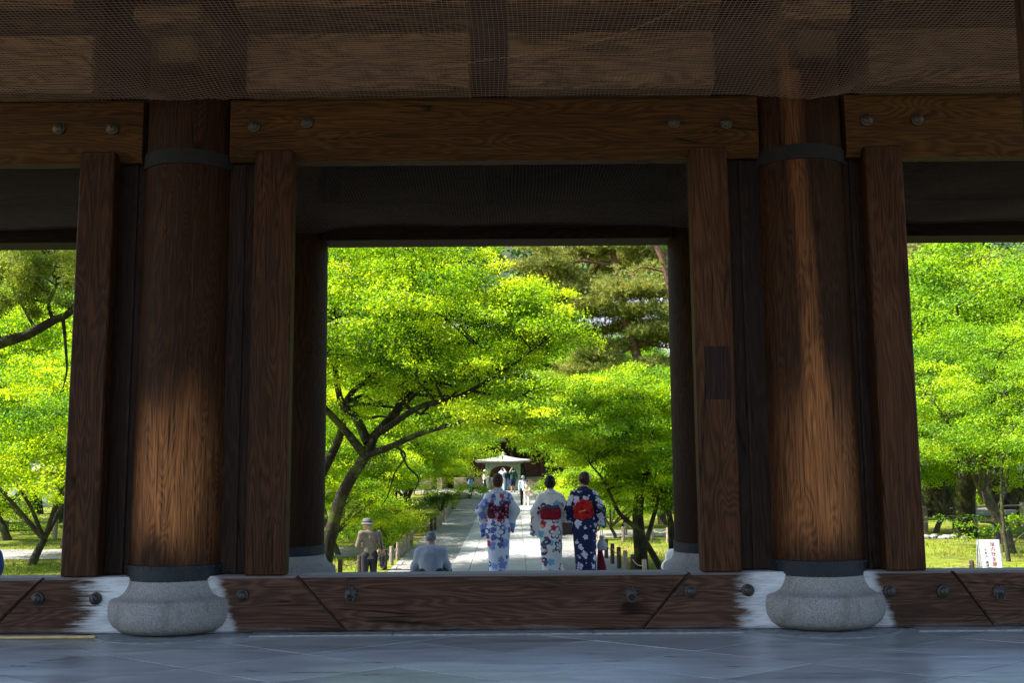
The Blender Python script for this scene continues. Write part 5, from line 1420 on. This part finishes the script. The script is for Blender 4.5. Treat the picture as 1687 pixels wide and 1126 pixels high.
O2 = cloth('obi_red', (.26, .012, .028), .3, folds=.6); O2T = cloth('obi_tie_grey', (.06, .07, .12), .3)
O3 = floral('obi_scarlet', (.52, .012, .016), [(13, .035, 5, (.30, .0, .01), None, .5, 23, None), (19, .016, 5, (.72, .40, .10), None, .28, 24, None)], folds=.7); O3T = plain('obi_gold', (.55, .42, .06), .5)
COLL1 = cloth('collar_pale', (.62, .68, .82)); COLL3 = cloth('collar_navy', (.03, .04, .11))
kimono_woman('woman in white and blue floral kimono with dark maroon sash', 820, 15.0, 1.63, rad(7), (K1, O1, O1, COLL1),
    dict(elL=(-.265, .03, 1.10), wrL=(-.10, .24, 1.07), elR=(.265, .03, 1.10), wrR=(.10, .24, 1.07), shL=(-.155, -.01, 1.315), shR=(.155, -.01, 1.315),
         hangL=[(.45, (-.27, .02, .98)), (.55, (-.24, .06, .80)), (.65, (-.24, .05, .70)), (.8, (-.22, .10, .72))], hangR=[(.45, (.27, .02, .98)), (.55, (.25, .06, .86)), (.65, (.24, .07, .77)), (.8, (.22, .12, .80))]),
    'updo', -1, 'ears', 0.0)
kimono_woman('woman in white kimono with outlined flowers and plain red sash', 906, 15.1, 1.60, rad(-4), (K2, O2, O2T, COLL1),
    dict(elL=(-.235, -.03, 1.10), wrL=(-.19, .0, .86), elR=(.27, .02, 1.10), wrR=(.12, .22, 1.02), shL=(-.155, -.01, 1.315), shR=(.155, -.01, 1.315),
         hangL=[(.3, (-.25, -.03, 1.05)), (.5, (-.30, -.02, .86)), (.62, (-.315, -.01, .75)), (.75, (-.27, -.01, .72)), (.9, (-.20, .0, .73))], hangR=[(.5, (.27, .03, .92)), (.6, (.25, .06, .80)), (.75, (.22, .10, .72)), (.9, (.18, .14, .74))]),
    'braid', 0, 'flat', 0.0, (0.1, 1, -.1), M_HAIRB)
w3, J3, s3 = kimono_woman('woman in navy kimono with white blossoms and scarlet bow', 961, 15.05, 1.65, rad(-11), (K3, O3, O3T, COLL3),
    dict(elL=(-.235, -.02, 1.10), wrL=(-.225, .06, .88), elR=(.255, -.02, 1.10), wrR=(.235, .05, .90), shL=(-.155, -.01, 1.315), shR=(.155, -.01, 1.315),
         hangL=[(.3, (-.22, -.01, 1.08)), (.5, (-.24, .01, .92)), (.7, (-.22, .05, .86))], hangR=[(.3, (.25, -.03, 1.06)), (.5, (.31, -.01, .93)), (.62, (.33, .0, .84)), (.8, (.29, .02, .82)), (.95, (.235, .04, .86))]),
    'braid', 1, 'rosette', 0.0, (-.55, .85, -.18))
def place_by(parent, v):        # a point of the parent's own frame, in the world
    return parent.matrix_basis @ Vector(v)
# bags carried by the woman in navy
M_BAGB = plain('brown_leather', (.075, .035, .028), .5, .25, 20)
bp = place_by(w3, (-.265*s3, .02, .80*s3)); bag = empty('handbag', bp, rad(-6)); tag(bag, 'small brown box handbag on the left arm of the woman in navy', 'handbag')
MB().box(-.08, .08, -.05, .05, -.09, .09, .012).build('body', M_BAGB, bag)
MB().tube([(-.05, 0, .085), (-.045, 0, .15), (0, 0, .18), (.045, 0, .15), (.05, 0, .085)], .007, 6).build('handle', M_BAGB, bag, True)
bp = place_by(w3, (.255*s3, .09, .58*s3)); pouch = empty('drawstring_pouch', bp); tag(pouch, 'pale grey drawstring pouch in the right hand of the woman in navy', 'pouch')
MB().lathe([(0, -.11), (.06, -.105), (.075, -.06), (.068, 0), (.04, .05), (.025, .07), (.045, .10), (.02, .10)], 14, sy=.7).build('body', cloth('pouch_cloth', (.36, .36, .40), .4), pouch, True)
MB().tube([(-.02, 0, .08), (-.012, -.02, .18), (0, -.03, .245), (.012, -.02, .18), (.02, 0, .08)], .005, 5).build('cord', M_ROPE, pouch, True)
bp = place_by(w3, (.235*s3, .14, .28*s3)); cl = sdf_obj('cloth_bag', [('c', A3(-.03, 0, .18), A3(-.02, 0, -.14), .022, .05, .5), ('c', A3(.0, 0, .18), A3(.05, 0, -.15), .02, .04, .5)], cloth('maroon_cloth', (.17, .012, .03)), None, .008, .03)
cl.location = bp; tag(cl, 'dark red cloth hanging beside the navy kimono hem', 'cloth')

# ---- seated man on the stairs, shaded blue-grey shirt
def seated(label, px, Y, zseat, H, rz, top, bottom, hair, skin, lean=.16, slim=1.0, style='short'):
    pose = dict(pel=(0, 0, .11), ches=(0, lean*.75, .40), nk=(0, lean*1.25, .555), hd=(0, lean*1.65, .70), shL=(-.17, lean*1.05, .47), shR=(.17, lean*1.05, .47),
                elL=(-.245, lean+.14, .24), wrL=(-.14, lean+.33, .20), elR=(.245, lean+.14, .24), wrR=(.14, lean+.33, .20),
                hpL=(-.10, .02, .10), knL=(-.24, .40, .16), anL=(-.20, .42, -.26), hpR=(.10, .02, .10), knR=(.25, .38, .17), anR=(.20, .42, -.26), face=(0, 1, -.15), palmL=(0, 0, -1), palmR=(0, 0, -1))
    b = person(label, (float(ray(px, 770)[0]/ray(px, 770)[1]*Y), Y, zseat), rz, H, pose, top, bottom, hair, M_SHOE, skin, slim, h=.013, hairstyle=style, kk=.09)
    J, s = joints(H, **pose)
    sdf_obj('shirt_collar', [('c', J['nk']+A3(-.05, -.03, -.01), J['nk']+A3(.05, -.03, -.01), .035, .035, .8), ('c', J['nk']+A3(-.06, -.0, -.02), J['nk']+A3(.06, .0, -.02), .035, .035, 1)], top, b, .009, .02)
    return b
M_SHB = cloth('shirt_pale_blue', (.215, .255, .305), .08, folds=.6)
seated('grey-haired man in pale blue shirt seated on the stairs', 710, 16.28, -.55, 1.70, rad(4), M_SHB, M_DARKCL, M_HAIRG, M_SKIN2, slim=1.28)
seated('person in white knit top seated behind the right rear column base', 1119, 16.28, -.55, 1.55, 0.0, M_WHITECL, M_DARKCL, M_HAIRB, M_SKIN, .14, .9)
# ---- standing man with hat and shoulder bag
M_SHT = cloth('shirt_beige_check', (.125, .11, .08), .25, folds=.6); M_HAT = cloth('hat_grey', (.11, .115, .10), .1)
Y = 21.9; p = G_(610, Y)
def hat_bag(b, J, s):
    hat(M_HAT, .13, .09, .092)(b, J, s)
    pts = smooth_path([J['shR']+A3(-.05, .10, .03), J['shR']+A3(-.06, 0, .075), J['shR']+A3(.0, -.11, -.02), A3(.23, -.12, 1.1)*s, A3(.27, -.06, .95)*s], 5)
    MB().tube(pts, .018, 6).build('strap', M_DARKCL, b, True)
hm = person('man in grey hat and beige shirt carrying a black shoulder bag', p, rad(22), 1.74, dict(hd=(-.03, .09, 1.545), face=(-.75, .62, -.25), nk=(0, .02, 1.42), elL=(-.24, .06, 1.12), wrL=(-.12, .28, 1.12), elR=(.25, -.02, 1.09), wrR=(.24, .14, .98)),
            M_SHT, M_DARKCL, M_HAIRG, M_SHOE, M_SKIN2, .92, 'short', h=.013, hem=.84, extra=hat_bag)
bp = place_by(hm, (.30, -.05, .82)); bag = empty('shoulder_bag', bp, rad(22+60)); tag(bag, 'black shoulder bag hanging at the hip of the man in the hat', 'bag')
MB().box(-.17, .17, -.05, .05, -.12, .12, .025).build('body', M_DARKCL, bag); MB().box(-.17, .17, -.062, -.052, -.02, .115, .004).build('flap', M_DARKCL, bag)
bp = place_by(hm, (.245, -.14, .86)); j = sdf_obj('folded_jacket', [('c', A3(0, 0, .13), A3(0, .01, -.17), .05, .04, .5), ('c', A3(.03, .02, .12), A3(.02, .03, -.12), .05, .045, .5)], cloth('jacket_tan', (.17, .12, .08), .2, folds=.7), None, .009, .03)
j.location = bp; tag(j, 'folded tan jacket draped beside the black shoulder bag', 'jacket')
# ---- visitors at the far end
PI = math.pi
def far(label, px, Y, rz, H, pose, top, bottom, hair, shoes, **kw):
    return person(label, G_(px, Y), rz, H, pose, top, bottom, hair, shoes, h=.02, **kw)
M_PINK = cloth('pink_top', (.66, .50, .46)); M_JEAN = cloth('blue_jeans', (.10, .22, .42)); M_GREEN = cloth('dark_green_top', (.012, .075, .062)); M_NAVYC = cloth('navy_cloth', (.018, .03, .10))
M_LBLUE = cloth('light_blue_shirt', (.42, .56, .76)); M_BEIGE = cloth('beige_cloth', (.56, .49, .38)); M_STR = cloth('striped_shirt', (.60, .68, .80), .1, (90, (.14, .22, .42), 'z'))
walk = dict(knL=(-.09, .12, .50), anL=(-.09, .16, .09), knR=(.09, .0, .50), anR=(.09, -.22, .12))
shoot = dict(elL=(-.20, .20, 1.36), wrL=(-.08, .26, 1.58), elR=(.20, .20, 1.36), wrR=(.08, .26, 1.58))
def phone(b, label):
    q = place_by(b, (0, .33, 1.66)); o = MB().box(-.075, .075, -.006, .006, -.04, .04, .003).build('mobile_phone', M_DARKCL, None, False, q); o.rotation_euler = (0, 0, b.rotation_euler[2]); tag(o, label, 'phone')
far('visitor in pink top and black leggings with white cap left of pavilion', 798, 70.5, -PI*.42, 1.58, dict(walk, elR=(.2, .12, 1.12), wrR=(.1, .3, 1.2)), M_PINK, M_DARKCL, M_HAIR, M_SHOEW, hem=.70, hairstyle='long', extra=hat(M_WHITECL, .11, .07, .095, 'cap', True), slim=.92)
far('visitor in dark top and jeans half hidden by leaves left of pavilion', 775, 70.0, 0, 1.60, {}, M_DARKCL, M_JEAN, M_HAIRB, M_SHOEW, slim=.95)
f1 = far('visitor in blue striped shirt and white trousers photographing the hall', 827.5, 71.0, rad(-14), 1.72, shoot, M_STR, M_WHITECL, M_HAIR, M_SHOE); phone(f1, 'phone held up by the visitor in the striped shirt')
far('visitor in dark top and blue jeans standing inside the pavilion', 834.5, 72.6, 0, 1.60, {}, M_DARKCL, M_JEAN, M_HAIRB, M_SHOE, slim=.95)
f2 = far('visitor in dark green top and navy shorts photographing the hall', 845, 70.2, rad(12), 1.74, shoot, M_GREEN, M_NAVYC, M_HAIRB, M_SHOE, short=True, sleeve='short', hem=.78, slim=1.08); phone(f2, 'phone held up by the visitor in dark green')
far('man in bucket hat and light blue shirt walking towards the gate', 861.5, 56.0, PI, 1.68, dict(walk), M_LBLUE, M_DARKCL, M_HAIRG, M_SHOE, extra=hat(cloth('hat_greyblue', (.20, .25, .32)), .13, .09, .09))
cw_ = far('woman in beige clothes and navy cap walking beside the light blue shirt', 867, 54.5, PI+.15, 1.50, dict(walk, elR=(.2, .1, 1.1), wrR=(.08, .25, 1.05), elL=(-.2, .1, 1.1), wrL=(-.08, .25, 1.05)), M_BEIGE, M_WHITECL, M_HAIRB, M_SHOEW, extra=hat(M_NAVYC, .11, .07, .095, 'cap', True), slim=.92)
q = place_by(cw_, (-.24, .10, .86)); hb = empty('handbag', q, PI); tag(hb, 'tan handbag carried by the woman in beige', 'handbag')
MB().box(-.13, .13, -.05, .05, -.10, .09, .02).build('body', cloth('tan_bag', (.48, .38, .27)), hb); MB().tube([(-.08, 0, .085), (-.05, 0, .2), (.05, 0, .2), (.08, 0, .085)], .01, 5).build('handle', M_BAGB, hb, True)
# navy rucksack left at the edge of the terrace
bp = at(-13, 945, 15.7); rk = empty('rucksack', (bp[0], 15.7, -.398)); tag(rk, 'navy blue bundle just showing at the left edge above the threshold', 'rucksack')
sdf_obj('body', [('e', A3(0, 0, .24), (.17, .12, .24)), ('e', A3(0, .0, .40), (.13, .10, .12)), ('e', A3(0, -.11, .16), (.12, .06, .11))], cloth('navy_nylon', (.03, .05, .16), .3), rk, .012, .04)
MB().tube([(-.04, 0, .50), (-.02, 0, .56), (.02, 0, .56), (.04, 0, .50)], .01, 5).build('handle', M_DARKCL, rk, True)
